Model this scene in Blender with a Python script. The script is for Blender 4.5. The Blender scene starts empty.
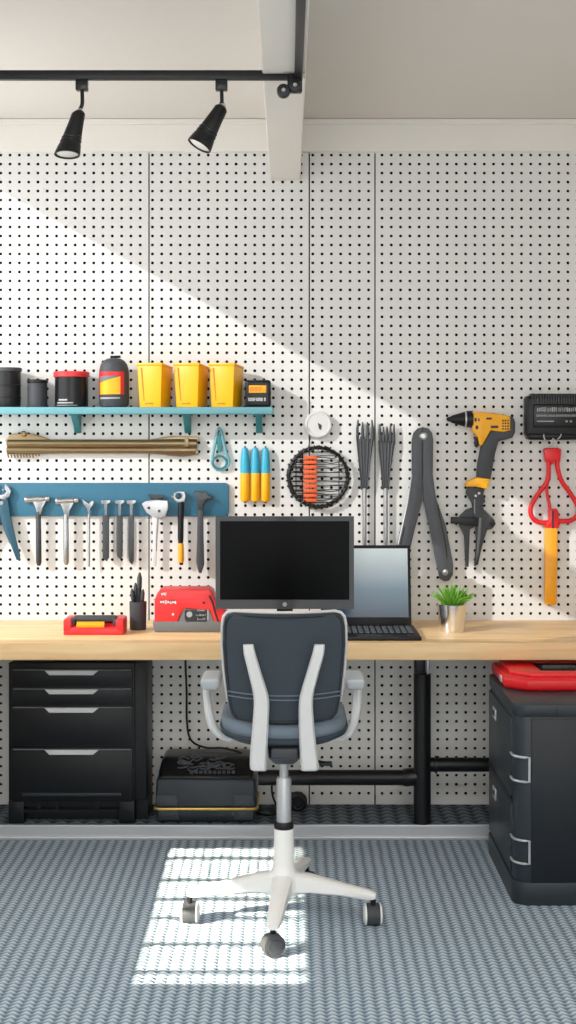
import bpy, bmesh, math, random
from mathutils import Vector, Matrix
from mathutils.geometry import delaunay_2d_cdt
random.seed(7)
SC = bpy.context.scene
COL = SC.collection
PI = math.pi

# ------------------------------------------------------------------ camera numbers (576 x 1024 frame)
F, D, H, CX, HZ = 1450.0, 5.8, 1.55, 288.0, 430.0
def W(px, row, y=0.0):
    """measured point of the photograph at depth plane y -> metres"""
    d = D + y
    return Vector(((px-CX)*d/F, y, H-(row-HZ)*d/F))
def S(y): return (D+y)/F           # metres per photo pixel at depth y

# ------------------------------------------------------------------ materials
def lin(c):
    if isinstance(c, str):
        c = c.lstrip('#'); c = [int(c[i:i+2], 16)/255 for i in (0, 2, 4)]
    return tuple(v/12.92 if v <= .04045 else ((v+.055)/1.055)**2.4 for v in c)+(1.0,)
def mat(name, color, rough=.5, metal=0.0, bump=0.0, scale=120.0, var=0.06, coat=0.0, spec=.5):
    m = bpy.data.materials.new(name); m.use_nodes = True
    nt = m.node_tree; b = nt.nodes['Principled BSDF']
    b.inputs['Roughness'].default_value = rough
    b.inputs['Metallic'].default_value = metal
    b.inputs['Coat Weight'].default_value = coat
    b.inputs['Specular IOR Level'].default_value = spec
    tc = nt.nodes.new('ShaderNodeTexCoord')
    n = nt.nodes.new('ShaderNodeTexNoise'); n.inputs['Scale'].default_value = scale; n.inputs['Detail'].default_value = 4
    nt.links.new(tc.outputs['Object'], n.inputs['Vector'])
    mx = nt.nodes.new('ShaderNodeMix'); mx.data_type = 'RGBA'
    c = lin(color)
    mx.inputs['A'].default_value = tuple(max(0, v*(1-var)) for v in c[:3])+(1,)
    mx.inputs['B'].default_value = tuple(min(1, v*(1+var)) for v in c[:3])+(1,)
    nt.links.new(n.outputs['Fac'], mx.inputs['Factor'])
    nt.links.new(mx.outputs['Result'], b.inputs['Base Color'])
    if bump:
        bp = nt.nodes.new('ShaderNodeBump'); bp.inputs['Strength'].default_value = bump; bp.inputs['Distance'].default_value = .002
        nt.links.new(n.outputs['Fac'], bp.inputs['Height']); nt.links.new(bp.outputs['Normal'], b.inputs['Normal'])
    return m

M = {}
M['peg'] = mat('painted pegboard', '#dddddb', .6, 0, .08, 60, .02)
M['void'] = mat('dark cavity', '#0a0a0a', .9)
M['wall'] = mat('painted plaster', '#e6e1d8', .7, 0, .1, 40, .02)
M['ceil'] = mat('ceiling paint', '#dedad3', .8, 0, .05, 20, .015)
M['beam'] = mat('beam paint', '#e6e3dd', .6, 0, .03, 30, .015)
M['alu'] = mat('brushed aluminium', '#c9ccd0', .38, .55, .04, 200, .05)
M['black'] = mat('black powder coat', '#101215', .42, 0, .05, 300, .1, spec=.35)
M['iron'] = mat('dark forged grip', '#4b4f55', .5, 0, .15, 150, .1)
M['blackgloss'] = mat('black plastic', '#121418', .3, 0, .02, 200, .08, 0, .35)
M['cab'] = mat('cabinet black', '#0c0f13', .4, 0, .03, 300, .08, 0, .3)
M['cabfront'] = mat('graphite front', '#191e24', .42, 0, .04, 350, .08, 0, .35)
M['bin'] = mat('graphite cabinet', '#2a3138', .4, 0, .04, 350, .08, 0, .35)
M['darkgrey'] = mat('dark grey rubber', '#3a3d42', .6, 0, .15, 180, .12)
M['midgrey'] = mat('mid grey plastic', '#6d7073', .5, 0, .05, 150, .08)
M['steel'] = mat('worn steel', '#a9abad', .28, .9, .2, 110, .3)
M['steeld'] = mat('dark steel', '#4a4d50', .4, .7, .3, 110, .35)
M['chrome'] = mat('polished chrome', '#eeeeee', .2, 1.0, 0, 50, .02)
M['silver'] = mat('satin silver', '#c3c6ca', .35, .5, .02, 150, .04)
M['white'] = mat('white plastic', '#f3f3f1', .42, 0, .02, 100, .02)
M['lgrey'] = mat('light grey plastic', '#d3d5d6', .45, 0, .02, 100, .03)
M['pad'] = mat('armrest grey', '#b4babf', .5, 0, .06, 300, .05)
M['teal'] = mat('turquoise enamel', '#68a3ad', .45, 0, .04, 80, .05)
M['teald'] = mat('deep turquoise enamel', '#2f7d86', .45, 0, .04, 80, .06)
M['blue'] = mat('steel blue paint', '#2a6883', .55, 0, .05, 80, .05)
M['bluet'] = mat('tool blue', '#174b5f', .45, 0, .15, 80, .12)
M['cyan'] = mat('cyan grip', '#34a6c4', .4, 0, .05, 100, .08)
M['yellow'] = mat('yellow plastic', '#f5b000', .38, 0, .03, 120, .03)
M['ydark'] = mat('yellow shade', '#b87c04', .45, 0, .03, 120, .05)
M['dyel'] = mat('drill yellow', '#f3ab0e', .42, 0, .05, 120, .06)
M['orange'] = mat('orange grip', '#e05c26', .45, 0, .05, 120, .06)
M['amber'] = mat('amber handle', '#f2a416', .35, 0, .04, 60, .08)
M['red'] = mat('red plastic', '#d8232a', .38, 0, .03, 120, .05)
M['redhot'] = mat('bright red enamel', '#e01420', .35, 0, .02, 100, .04)
M['redsoft'] = mat('tool red', '#dd2f33', .42, 0, .03, 100, .05)
M['brass'] = mat('aged brass', '#8d7b5e', .3, .9, .03, 30, .08)
M['gold'] = mat('gold trim', '#d8b25e', .35, .6, 0, 60, .05)
M['ink'] = mat('white print', '#e9e7e2', .6)
M['inkg'] = mat('grey print', '#a5a8aa', .6)
M['lens'] = mat('lamp glass', '#f4f2ec', .25)
M['screen'] = mat('black screen', '#040506', .3, 0, 0, 50, .02, spec=.08)
M['leaf'] = mat('leaf green', '#6fae3a', .5, 0, .1, 40, .25)
M['soil'] = mat('soil', '#3a2c20', .9, 0, .4, 200, .3)
M['slate'] = mat('slate blue upholstery', '#3d464f', .72, 0, .12, 600, .08, spec=.25)
M['slatel'] = mat('seat upholstery', '#687684', .7, 0, .12, 600, .08)
M['trim'] = mat('charcoal piping', '#23282e', .6)
M['tread'] = mat('caster tread', '#3b3e42', .6, 0, .1, 200, .1)
M['reel'] = mat('disc white', '#cfcfce', .4, 0, .02, 50, .02)

def wood_mat():
    m = bpy.data.materials.new('pale pine'); m.use_nodes = True
    nt = m.node_tree; b = nt.nodes['Principled BSDF']; b.inputs['Roughness'].default_value = .45
    tc = nt.nodes.new('ShaderNodeTexCoord'); mp = nt.nodes.new('ShaderNodeMapping')
    mp.inputs['Scale'].default_value = (1.2, 14, 14)
    n = nt.nodes.new('ShaderNodeTexNoise'); n.inputs['Scale'].default_value = 2.2; n.inputs['Detail'].default_value = 7; n.inputs['Distortion'].default_value = .6
    r = nt.nodes.new('ShaderNodeValToRGB')
    r.color_ramp.elements[0].position = .3; r.color_ramp.elements[0].color = lin('#deb47e')
    r.color_ramp.elements[1].position = .72; r.color_ramp.elements[1].color = lin('#f3d3a2')
    nt.links.new(tc.outputs['Object'], mp.inputs['Vector']); nt.links.new(mp.outputs['Vector'], n.inputs['Vector'])
    nt.links.new(n.outputs['Fac'], r.inputs['Fac']); nt.links.new(r.outputs['Color'], b.inputs['Base Color'])
    return m
M['wood'] = wood_mat()

def rug_mat(name, c0, c1, c2, px=.034, py=.034):
    """knitted carpet: V stitches in columns running away from the camera"""
    m = bpy.data.materials.new(name); m.use_nodes = True
    nt = m.node_tree; b = nt.nodes['Principled BSDF']; b.inputs['Roughness'].default_value = .95
    b.inputs['Specular IOR Level'].default_value = .1
    tc = nt.nodes.new('ShaderNodeTexCoord'); sp = nt.nodes.new('ShaderNodeSeparateXYZ')
    ns = nt.nodes.new('ShaderNodeTexNoise'); ns.inputs['Scale'].default_value = 14
    nt.links.new(tc.outputs['Object'], ns.inputs['Vector'])
    nt.links.new(tc.outputs['Object'], sp.inputs['Vector'])
    def mth(op, a, bb=None, c=None):
        x = nt.nodes.new('ShaderNodeMath'); x.operation = op
        for i, v in enumerate((a, bb, c)):
            if v is None: continue
            if isinstance(v, (int, float)): x.inputs[i].default_value = v
            else: nt.links.new(v, x.inputs[i])
        return x.outputs[0]
    wob = mth('MULTIPLY', mth('SUBTRACT', ns.outputs['Fac'], .5), .25)
    u = mth('ADD', mth('DIVIDE', sp.outputs['X'], px), wob)
    fu = mth('FRACT', u)
    tri = mth('ABSOLUTE', mth('SUBTRACT', fu, .5))            # 0 centre .. .5 edge
    v = mth('ADD', mth('DIVIDE', sp.outputs['Y'], py), mth('MULTIPLY', tri, 1.5))
    st = mth('SINE', mth('MULTIPLY', v, 2*PI))
    col = mth('SINE', mth('MULTIPLY', fu, PI))
    h = mth('ADD', mth('MULTIPLY', st, .30), mth('MULTIPLY', col, .60))
    fine = nt.nodes.new('ShaderNodeTexNoise'); fine.inputs['Scale'].default_value = 260; fine.inputs['Detail'].default_value = 3
    nt.links.new(tc.outputs['Object'], fine.inputs['Vector'])
    h2 = mth('ADD', h, mth('MULTIPLY', fine.outputs['Fac'], .3))
    r = nt.nodes.new('ShaderNodeValToRGB'); e = r.color_ramp.elements
    e[0].position = .1; e[0].color = lin(c0); e[1].position = .95; e[1].color = lin(c2)
    k = e.new(.55); k.color = lin(c1)
    nt.links.new(h2, r.inputs['Fac']); nt.links.new(r.outputs['Color'], b.inputs['Base Color'])  # stitch height also tints the colour: painted shade in gaps, highlights on crests
    bp = nt.nodes.new('ShaderNodeBump'); bp.inputs['Strength'].default_value = .7; bp.inputs['Distance'].default_value = .006
    nt.links.new(h2, bp.inputs['Height']); nt.links.new(bp.outputs['Normal'], b.inputs['Normal'])
    return m
M['rug'] = rug_mat('blue grey knit carpet', '#6c7d8e', '#9caebe', '#cbd7e0', .034, .024)
M['ledge'] = rug_mat('dark ribbed mat', '#3f474f', '#626c75', '#7f8993', .06, .05)

def screen_grad():
    m = bpy.data.materials.new('laptop display'); m.use_nodes = True
    nt = m.node_tree; b = nt.nodes['Principled BSDF']; b.inputs['Roughness'].default_value = .25
    tc = nt.nodes.new('ShaderNodeTexCoord'); sp = nt.nodes.new('ShaderNodeSeparateXYZ')
    nt.links.new(tc.outputs['Generated'], sp.inputs['Vector'])
    r = nt.nodes.new('ShaderNodeValToRGB'); e = r.color_ramp.elements
    e[0].position = 0; e[0].color = lin('#2c4257'); e[1].position = 1; e[1].color = lin('#c3d0d4')
    k = e.new(.4); k.color = lin('#5d788c')
    nt.links.new(sp.outputs['Z'], r.inputs['Fac'])
    nt.links.new(r.outputs['Color'], b.inputs['Base Color'])
    nt.links.new(r.outputs['Color'], b.inputs['Emission Color']); b.inputs['Emission Strength'].default_value = .22
    return m
M['display'] = screen_grad()

# ------------------------------------------------------------------ mesh builder
class MB:
    def __init__(self): self.v = []; self.f = []
    def add(self, bm):
        bm.verts.ensure_lookup_table(); bm.verts.index_update()
        o = len(self.v)
        self.v += [v.co.copy() for v in bm.verts]
        self.f += [[o+v.index for v in f.verts] for f in bm.faces]
        bm.free(); return self
    def raw(self, vs, fs):
        o = len(self.v); self.v += [Vector(v) for v in vs]; self.f += [[o+i for i in f] for f in fs]; return self
    def box(self, a, b, bev=0.0, seg=2, mtx=None):
        a = Vector(a); b = Vector(b)
        bm = bmesh.new(); bmesh.ops.create_cube(bm, size=1.0)
        for v in bm.verts:
            v.co = Vector(((a.x+b.x)/2+v.co.x*(b.x-a.x), (a.y+b.y)/2+v.co.y*(b.y-a.y), (a.z+b.z)/2+v.co.z*(b.z-a.z)))
        if bev: bmesh.ops.bevel(bm, geom=bm.edges[:], offset=bev, segments=seg, profile=.5, affect='EDGES')
        if mtx is not None: bm.transform(mtx)
        return self.add(bm)
    def hexa(self, p8, bev=0.0, seg=2):
        """8 corners: bottom 4 (ccw) then top 4"""
        bm = bmesh.new(); vs = [bm.verts.new(p) for p in p8]
        for q in ((3,2,1,0),(4,5,6,7),(0,1,5,4),(1,2,6,5),(2,3,7,6),(3,0,4,7)): bm.faces.new([vs[i] for i in q])
        bmesh.ops.recalc_face_normals(bm, faces=bm.faces[:])
        if bev: bmesh.ops.bevel(bm, geom=bm.edges[:], offset=bev, segments=seg, profile=.5, affect='EDGES')
        return self.add(bm)
    def prism(self, pts, vec, holes=(), bev=0.0, seg=2):
        """planar polygon (list of 3D points) pushed along vec"""
        vec = Vector(vec); bm = bmesh.new()
        if holes:
            nz = vec.normalized(); u = nz.orthogonal().normalized(); w = nz.cross(u)
            o = Vector(pts[0]); co = []; ed = []; loops2 = []
            for loop in [pts]+list(holes):
                b0 = len(co); l2 = [Vector(((Vector(p)-o).dot(u), (Vector(p)-o).dot(w))) for p in loop]
                co += l2; loops2.append(l2); ed += [(b0+i, b0+(i+1) % len(loop)) for i in range(len(loop))]
            def inside(q, lp):
                r = False; j = len(lp)-1
                for i in range(len(lp)):
                    if (lp[i].y > q.y) != (lp[j].y > q.y) and q.x < (lp[j].x-lp[i].x)*(q.y-lp[i].y)/(lp[j].y-lp[i].y)+lp[i].x: r = not r
                    j = i
                return r
            ov, _, of = delaunay_2d_cdt(co, ed, [], 0, 1e-7)[:3]
            bv = [bm.verts.new(o+u*p.x+w*p.y) for p in ov]
            for f in of:
                c = sum((ov[i] for i in f), Vector((0, 0)))/len(f)
                if inside(c, loops2[0]) and not any(inside(c, h) for h in loops2[1:]): bm.faces.new([bv[i] for i in f])
            for v in [v for v in bm.verts if not v.link_faces]: bm.verts.remove(v)
        else:
            bm.faces.new([bm.verts.new(p) for p in pts])
        fs = bm.faces[:]
        r = bmesh.ops.extrude_face_region(bm, geom=fs, use_keep_orig=True)
        nv = [g for g in r['geom'] if isinstance(g, bmesh.types.BMVert)]
        bmesh.ops.translate(bm, verts=nv, vec=vec)
        bmesh.ops.recalc_face_normals(bm, faces=bm.faces[:])
        if bev:
            bm.normal_update()
            es = [e for e in bm.edges if len(e.link_faces) == 2 and e.calc_face_angle(0) > .6 and
                  abs((e.verts[0].co-e.verts[1].co).normalized().dot(vec.normalized())) < .5]
            bmesh.ops.bevel(bm, geom=es, offset=bev, segments=seg, profile=.5, affect='EDGES', clamp_overlap=True)
        return self.add(bm)
    def tube(self, path, r, n=10, closed=False, flat=1.0, flatdir=None):
        path = [Vector(p) for p in path]; N = len(path)
        rad = r if isinstance(r, (list, tuple)) else [r]*N
        tang = []
        for i in range(N):
            if closed: t = path[(i+1) % N]-path[i-1]
            else: t = path[min(i+1, N-1)]-path[max(i-1, 0)]
            tang.append(t.normalized())
        up = Vector((0, 1, 0)) if flatdir is None else Vector(flatdir)
        if abs(up.dot(tang[0])) > .95: up = Vector((0, 0, 1)) if abs(tang[0].z) < .9 else Vector((1, 0, 0))
        nrm = (up-tang[0]*up.dot(tang[0])).normalized()
        vs = []; fs = []
        for i in range(N):
            nrm = nrm-tang[i]*nrm.dot(tang[i]); nrm.normalize()
            bi = tang[i].cross(nrm)
            for k in range(n):
                a = 2*PI*k/n
                vs.append(path[i]+nrm*(math.cos(a)*rad[i]*flat)+bi*(math.sin(a)*rad[i]))
        M_ = N if closed else N-1
        for i in range(M_):
            for k in range(n):
                a, b = i*n+k, i*n+(k+1) % n; j = (i+1) % N
                fs.append((a, b, j*n+(k+1) % n, j*n+k))
        if not closed:
            fs.append(tuple(range(n-1, -1, -1))); fs.append(tuple((N-1)*n+k for k in range(n)))
        return self.raw(vs, fs)
    def lathe(self, prof, o, axis=(0, 0, 1), n=24, sx=1.0):
        """prof: (radius, height along axis) from o; sx squashes"""
        ax = Vector(axis).normalized(); o = Vector(o)
        u = ax.orthogonal().normalized()
        if abs(ax.z) > .9: u = Vector((1, 0, 0))
        w = ax.cross(u).normalized()
        vs = []; fs = []
        for r, h in prof:
            r = max(r, 1e-5)
            for k in range(n):
                a = 2*PI*k/n
                vs.append(o+ax*h+u*(r*math.cos(a))+w*(r*math.sin(a)*sx))
        m = len(prof)
        for i in range(m-1):
            for k in range(n):
                fs.append((i*n+k, i*n+(k+1) % n, (i+1)*n+(k+1) % n, (i+1)*n+k))
        fs.append(tuple(range(n-1, -1, -1))); fs.append(tuple((m-1)*n+k for k in range(n)))
        return self.raw(vs, fs)

def crom(pts, k=5, closed=False):
    pts = [Vector(p) for p in pts]; N = len(pts); out = []
    for i in range(N if closed else N-1):
        p0 = pts[i-1] if (closed or i) else pts[0]; p1 = pts[i]; p2 = pts[(i+1) % N]
        p3 = pts[(i+2) % N] if (closed or i+2 < N) else pts[-1]
        for j in range(k):
            t = j/k
            out.append(.5*((2*p1)+(p2-p0)*t+(2*p0-5*p1+4*p2-p3)*t*t+(3*p1-p0-3*p2+p3)*t**3))
    if not closed: out.append(pts[-1])
    return out
def root_loc(o):
    l = Vector(o.location)
    while o.parent: o = o.parent; l += o.location
    return l
def obj(name, mb, m, parent=None, loc=None, smooth=35, label=None):
    """link the builder as ONE mesh object; builder coordinates are world metres"""
    base = root_loc(parent) if parent else Vector(loc if loc is not None else (0, 0, 0))
    me = bpy.data.meshes.new(name)
    me.from_pydata([tuple(v-base) for v in mb.v], [], mb.f)
    bm = bmesh.new(); bm.from_mesh(me)
    bmesh.ops.recalc_face_normals(bm, faces=bm.faces[:])
    bm.to_mesh(me); bm.free()
    if smooth:
        me.shade_smooth()
        me.set_sharp_from_angle(angle=math.radians(smooth))
    me.materials.append(m)
    o = bpy.data.objects.new(name, me); COL.objects.link(o)
    if parent: o.parent = parent
    else: o.location = base
    if label: o['label'] = label
    return o
def tag(o, label, cat, group=None, kind=None):
    o['label'] = label; o['category'] = cat
    if group: o['group'] = group
    if kind: o['kind'] = kind
    return o
def thing(name, label, cat, loc=(0, 0, 0), group=None):
    o = bpy.data.objects.new(name, None); COL.objects.link(o); o.location = loc
    o.empty_display_size = .05
    return tag(o, label, cat, group)
def struct(name, mb, m, smooth=0, parent=None):
    o = obj(name, mb, m, parent, smooth=smooth)
    if not parent: o['kind'] = 'structure'
    return o
def dup(o, parent=None):
    c = o.copy(); COL.objects.link(c)
    if parent: c.parent = parent
    for ch in [x for x in bpy.data.objects if x.parent == o]: dup(ch, c)
    return c
def crop(x0, y0, k):
    """coordinates noted on an enlarged crop -> photo pixels"""
    return lambda pts: [(x0+a/k, y0+b/k) for a, b in pts]
def poly(pts, y): return [W(a, b, y) for a, b in pts]
def poly0(pts, yref, y):
    """photo pixels measured at plane yref, placed at plane y (same x,z)"""
    return [Vector((p.x, y, p.z)) for p in (W(a, b, yref) for a, b in pts)]
def plate(mb, pts, yf, yb, holes=(), bev=0.0, sm=0):
    """outline in photo pixels (measured on its front face) -> solid from yf back to yb"""
    if sm: pts = [(p.x, p.y) for p in crom([Vector((a, b, 0)) for a, b in pts], sm, True)]
    return mb.prism(poly(pts, yf), (0, yb-yf, 0), [poly(h, yf) for h in holes], bev)
def circ(cx, cy, r, n=20): return [(cx+r*math.cos(2*PI*k/n), cy+r*math.sin(2*PI*k/n)) for k in range(n)]
def scribble(mb, x0, z0, w, h, y, n, seed, th=.0016, dep=.0006):
    """unreadable small print: strokes like squeezed capitals"""
    rnd = random.Random(seed); cw = w/n
    for i in range(n):
        x = x0+i*cw; ww = cw*.72
        mb.box((x, y-dep, z0), (x+th, y, z0+h))
        if rnd.random() < .7: mb.box((x+ww-th, y-dep, z0), (x+ww, y, z0+h))
        if rnd.random() < .6: mb.box((x, y-dep, z0+h-th), (x+ww, y, z0+h))
        if rnd.random() < .5: mb.box((x, y-dep, z0), (x+ww, y, z0+th))
        if rnd.random() < .5: mb.box((x, y-dep, z0+h*.45), (x+ww, y, z0+h*.45+th))
    return mb

# ------------------------------------------------------------------ the setting
XL, XR, ZC, YB = -1.4, 1.7, 2.79, -6.6
struct('floor', MB().box((XL-.15, YB, -.1), (XR+.15, .12, 0)), M['rug'])
struct('ceiling', MB().box((XL-.15, YB, ZC), (XR+.15, .12, ZC+.1)), M['ceil'])
struct('wall_right', MB().box((XR, YB, 0), (XR+.15, .12, ZC)), M['wall'])
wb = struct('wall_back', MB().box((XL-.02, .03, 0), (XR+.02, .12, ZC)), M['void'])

def pegboard(xa, xb, za, zb, cols, rows, r=.0064, th=.006):
    vs = []; fs = []
    xs = [c for c in cols if xa+.009 < c < xb-.009]; zs = [c for c in rows if za+.009 < c < zb-.009]
    bx = [xa]+[(xs[i]+xs[i+1])/2 for i in range(len(xs)-1)]+[xb]
    bz = [za]+[(zs[i]+zs[i+1])/2 for i in range(len(zs)-1)]+[zb]
    grid = {}
    for j, z in enumerate(bz):
        for i, x in enumerate(bx):
            grid[i, j] = len(vs); vs.append((x, 0, z))
    an = [math.radians(22.5+45*k) for k in range(8)]
    for j, z in enumerate(zs):
        for i, x in enumerate(xs):
            o = len(vs)
            for y in (0, th):
                for a in an: vs.append((x+r*math.cos(a), y, z+r*math.sin(a)))
            c = [grid[i+1, j+1], grid[i, j+1], grid[i, j], grid[i+1, j]]     # ne nw sw se
            # octagon vertices: 0,1 ne | 2,3 nw | 4,5 sw | 6,7 se
            for q in range(4):
                a, b = o+2*q, o+2*q+1; nx = o+(2*q+2) % 8
                fs.append((c[q], a, b)); fs.append((c[q], b, nx, c[(q+1) % 4]))
            for k in range(8):
                fs.append((o+k, o+(k+1) % 8, o+8+(k+1) % 8, o+8+k))
    b0 = len(vs)
    for p in ((xa, 0, za), (xb, 0, za), (xb, 0, zb), (xa, 0, zb), (xa, th, za), (xb, th, za), (xb, th, zb), (xa, th, zb)): vs.append(p)
    for q in ((0, 1, 5, 4), (1, 2, 6, 5), (2, 3, 7, 6), (3, 0, 4, 7)): fs.append(tuple(b0+i for i in q))
    return vs, fs
PX = lambda px: (px-CX)/250.0
prow = sorted(H-(155+8.99*j-HZ)/250.0 for j in range(80))
panels = [(XL, PX(149), [.7+9.3*i for i in range(-8, 16)]), (PX(149), PX(309.3), [152.4+9.3*i for i in range(17)]),
          (PX(309.3), PX(375), [312.8+9.3*i for i in range(7)]), (PX(375), XR, [382+9.3*i for i in range(36)])]
for xa, xb, cs in panels:
    vs, fs = pegboard(xa+.0026, xb-.0026, .052, 2.665, [PX(c) for c in cs], prow)
    me = bpy.data.meshes.new('pegboard_panel'); me.from_pydata(vs, [], fs)
    bm = bmesh.new(); bm.from_mesh(me); bmesh.ops.remove_doubles(bm, verts=bm.verts[:], dist=1e-6)
    bmesh.ops.recalc_face_normals(bm, faces=bm.faces[:]); bm.to_mesh(me); bm.free()
    me.materials.append(M['peg'])
    o = bpy.data.objects.new('pegboard_panel', me); COL.objects.link(o); o.parent = wb

# unseen left wall; window openings and made-up slits shaped for the light they cast
SA, SB, SCZ = 1.0, .75, .55                       # sunlight travels along (SA, SB, -SCZ)
def lw(y, z): return Vector((XL, y, z))
holes = [[lw(-.08, .86), lw(-.65, .86), lw(-1.46, 1.46), lw(-1.46, 2.655), lw(-.08, 2.655)],
         [lw(-1.69, 2.40), lw(-2.3, 2.40), lw(-2.3, 2.56), lw(-1.69, 2.56)],
         [lw(-1.50, 1.56), lw(-2.3, 2.05), lw(-2.3, 2.20), lw(-1.50, 2.20)]]
def slit_pt(X, Y):
    t = X-XL; return lw(Y-SB*t, SCZ*t)
for d0, d1 in ((4.06, 4.13), (4.165, 4.352), (4.388, 4.588), (4.624, 4.772), (4.808, 4.977), (5.013, 5.232), (5.268, 5.37)):
    holes.append([slit_pt(-.43, d0-D), slit_pt(.066, d0-D), slit_pt(.066, d1-D), slit_pt(-.43, d1-D)])
struct('wall_left', MB().prism([lw(YB, 0), lw(.12, 0), lw(.12, ZC), lw(YB, ZC)], (-.02, 0, 0), holes), M['wall'])

# fascia above the pegboard, its crown ledge, the beam, the raised ledge under the bench
struct('trim_1', MB().box((XL, -.018, 2.66), (XR, .03, ZC), .002), M['beam'])
struct('trim_2', MB().box((XL, -.032, 2.768), (XR, -.018, ZC-.001), .003), M['beam'])
struct('trim_3', MB().box((-.072, YB+.1, 2.55), (.05, -.002, ZC), .004), M['beam'])
struct('trim_4', MB().box((XL, -.285, 0), (XR, .03, .048)), M['ledge'])
struct('trim_5', MB().box((XL, -.305, .004), (XR, -.285, .052), .003).box((XL, -.318, 0), (XR, -.305, .012), .003), M['alu'])

# ------------------------------------------------------------------ workbench
ZD = .79
wk = thing('workbench', 'long pale pine workbench with a black steel leg, against the pegboard wall', 'workbench', (.15, -.31, 0))
bm_ = MB().box((XL+.002, -.625, .728), (XR-.002, -.002, ZD), .004)
obj('worktop', bm_, M['wood'], wk)
yl = -.325+.03
lx = W(423, 700, yl).x
lg = MB().lathe([(.033, .05), (.033, .62)], (lx, yl+.03, 0), n=28)
leg = obj('leg', lg, M['black'], wk)
obj('inner_post', MB().box((lx-.03, yl+.012, .60), (lx+.012, yl+.06, .728), .004).box((lx-.05, yl-.04, .716), (lx+.05, yl+.1, .728), .002), M['blackgloss'], leg)
obj('guide_strip', MB().box((lx+.016, yl+.02, .60), (lx+.026, yl+.04, .726), .002), M['silver'], leg)
p0 = W(258, 780, yl); p1 = W(404, 780, yl)
obj('rail', MB().tube([(p0.x, yl+.04, p0.z), (p1.x, yl+.04, p1.z)], .029, 20), M['black'], wk)
obj('rail_collar', MB().tube([(p1.x-.002, yl+.04, p1.z), (p1.x+.006, yl+.04, p1.z), (lx-.012, yl+.04, p1.z+.005)], [.031, .034, .034], 20), M['blackgloss'], wk)
q0 = W(432, 767, yl)
obj('rail', MB().tube([(lx+.02, yl+.04, q0.z), (1.5, yl+.04, q0.z)], .027, 20), M['black'], wk)
obj('rail_collar', MB().tube([(lx+.025, yl+.04, q0.z), (lx+.05, yl+.04, q0.z)], .026, 20).tube([(lx+.05, yl+.04, q0.z), (lx+.056, yl+.04, q0.z)], .034, 20), M['blackgloss'], wk)

# ------------------------------------------------------------------ ceiling track and spotlights
yt = -(D-4.08)
tr = thing('track_rail', 'black lighting track with a corner joint fixed under the ceiling beam', 'lighting track', (0, yt, 2.54))
zt = W(0, 75.5, yt).z
obj('rail', MB().box((-1.15, yt-.012, zt-.013), (.036, yt+.012, zt+.013), .003), M['black'], tr)
obj('rail', MB().box((.018, yt-1.9, zt-.013), (.041, yt+.012, zt+.016), .003), M['black'], tr)
obj('hanger_rod', MB().tube([(-1.12, yt, zt), (-1.12, yt, ZC)], .004, 8), M['black'], tr)
kb = MB()
kc = W(283, 92, yt-.014)
obj('corner_joint', MB().box((-.002, yt-.016, zt-.05), (.04, yt+.014, zt+.018), .006), M['blackgloss'], tr)
for kx, kr in ((283.5, 91), (295, 86)):
    p = W(kx, kr, yt-.02)
    obj('knob', MB().lathe([(.004, 0), (.017, .002), (.019, .006), (.019, .026)], (p.x, yt-.034, p.z), (0, 1, 0), 20), M['black'], tr)
    obj('screw', MB().lathe([(.005, 0), (.006, .004)], (p.x, yt-.037, p.z), (0, 1, 0), 12), M['steel'], tr)
obj('beam_plate', MB().box((-.01, yt-.03, zt+.012), (.046, yt+.03, 2.551), .002), M['blackgloss'], tr)

def spotlight(px, tip, base, label):
    """tip = narrow end of the head, base = lamp mouth (photo pixels)"""
    t = thing('track_spotlight', label, 'spotlight', W(px, 80, yt), 'spotlights on the ceiling track')
    a = W(px, 81, yt)
    obj('adapter', MB().box((a.x-.017, yt-.014, a.z-.028), (a.x+.017, yt+.014, zt-.0131), .003), M['blackgloss'], t)
    p = W(tip[0], tip[1], yt); q = W(base[0], base[1], yt-.02); ax = (q-p).normalized(); L = (q-p).length
    st = crom([(a.x, yt, a.z-.02), (a.x+.001, yt, a.z-.06), (a.x-.002, yt, p.z+.014), p-ax*.006, p+ax*.012], 4)
    obj('stem', MB().tube(st, .0055, 10), M['blackgloss'], t)
    prof = [(.008, -.004), (.014, 0), (.019, .006), (.022, L*.3), (.026, L*.55), (.0255, L*.57), (.0285, L*.6), (.0275, L*.65), (.0300, L*.68), (.029, L*.74), (.0315, L*.78), (.036, L*.97), (.036, L), (.032, L), (.028, L-.012)]
    h = obj('lamp_head', MB().lathe(prof, p, ax, 32), M['black'], t)
    obj('lens', MB().lathe([(.028, 0), (.031, .008), (.022, .011), (0, .012)], p+ax*(L-.012), ax, 28), M['lens'], h, label='frosted white lamp glass')
    obj('neck_clip', MB().lathe([(.006, -.006), (.01, 0), (.006, .006)], p-ax*.004, ax, 14), M['silver'], t)
    return t
spotlight(82, (79, 112), (67, 155), 'black track spotlight pointing down, the left of the two, nearer the pegboard edge')
spotlight(221.5, (222, 107), (199, 146), 'black track spotlight tilted to the left, hung beside the ceiling beam')

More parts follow.
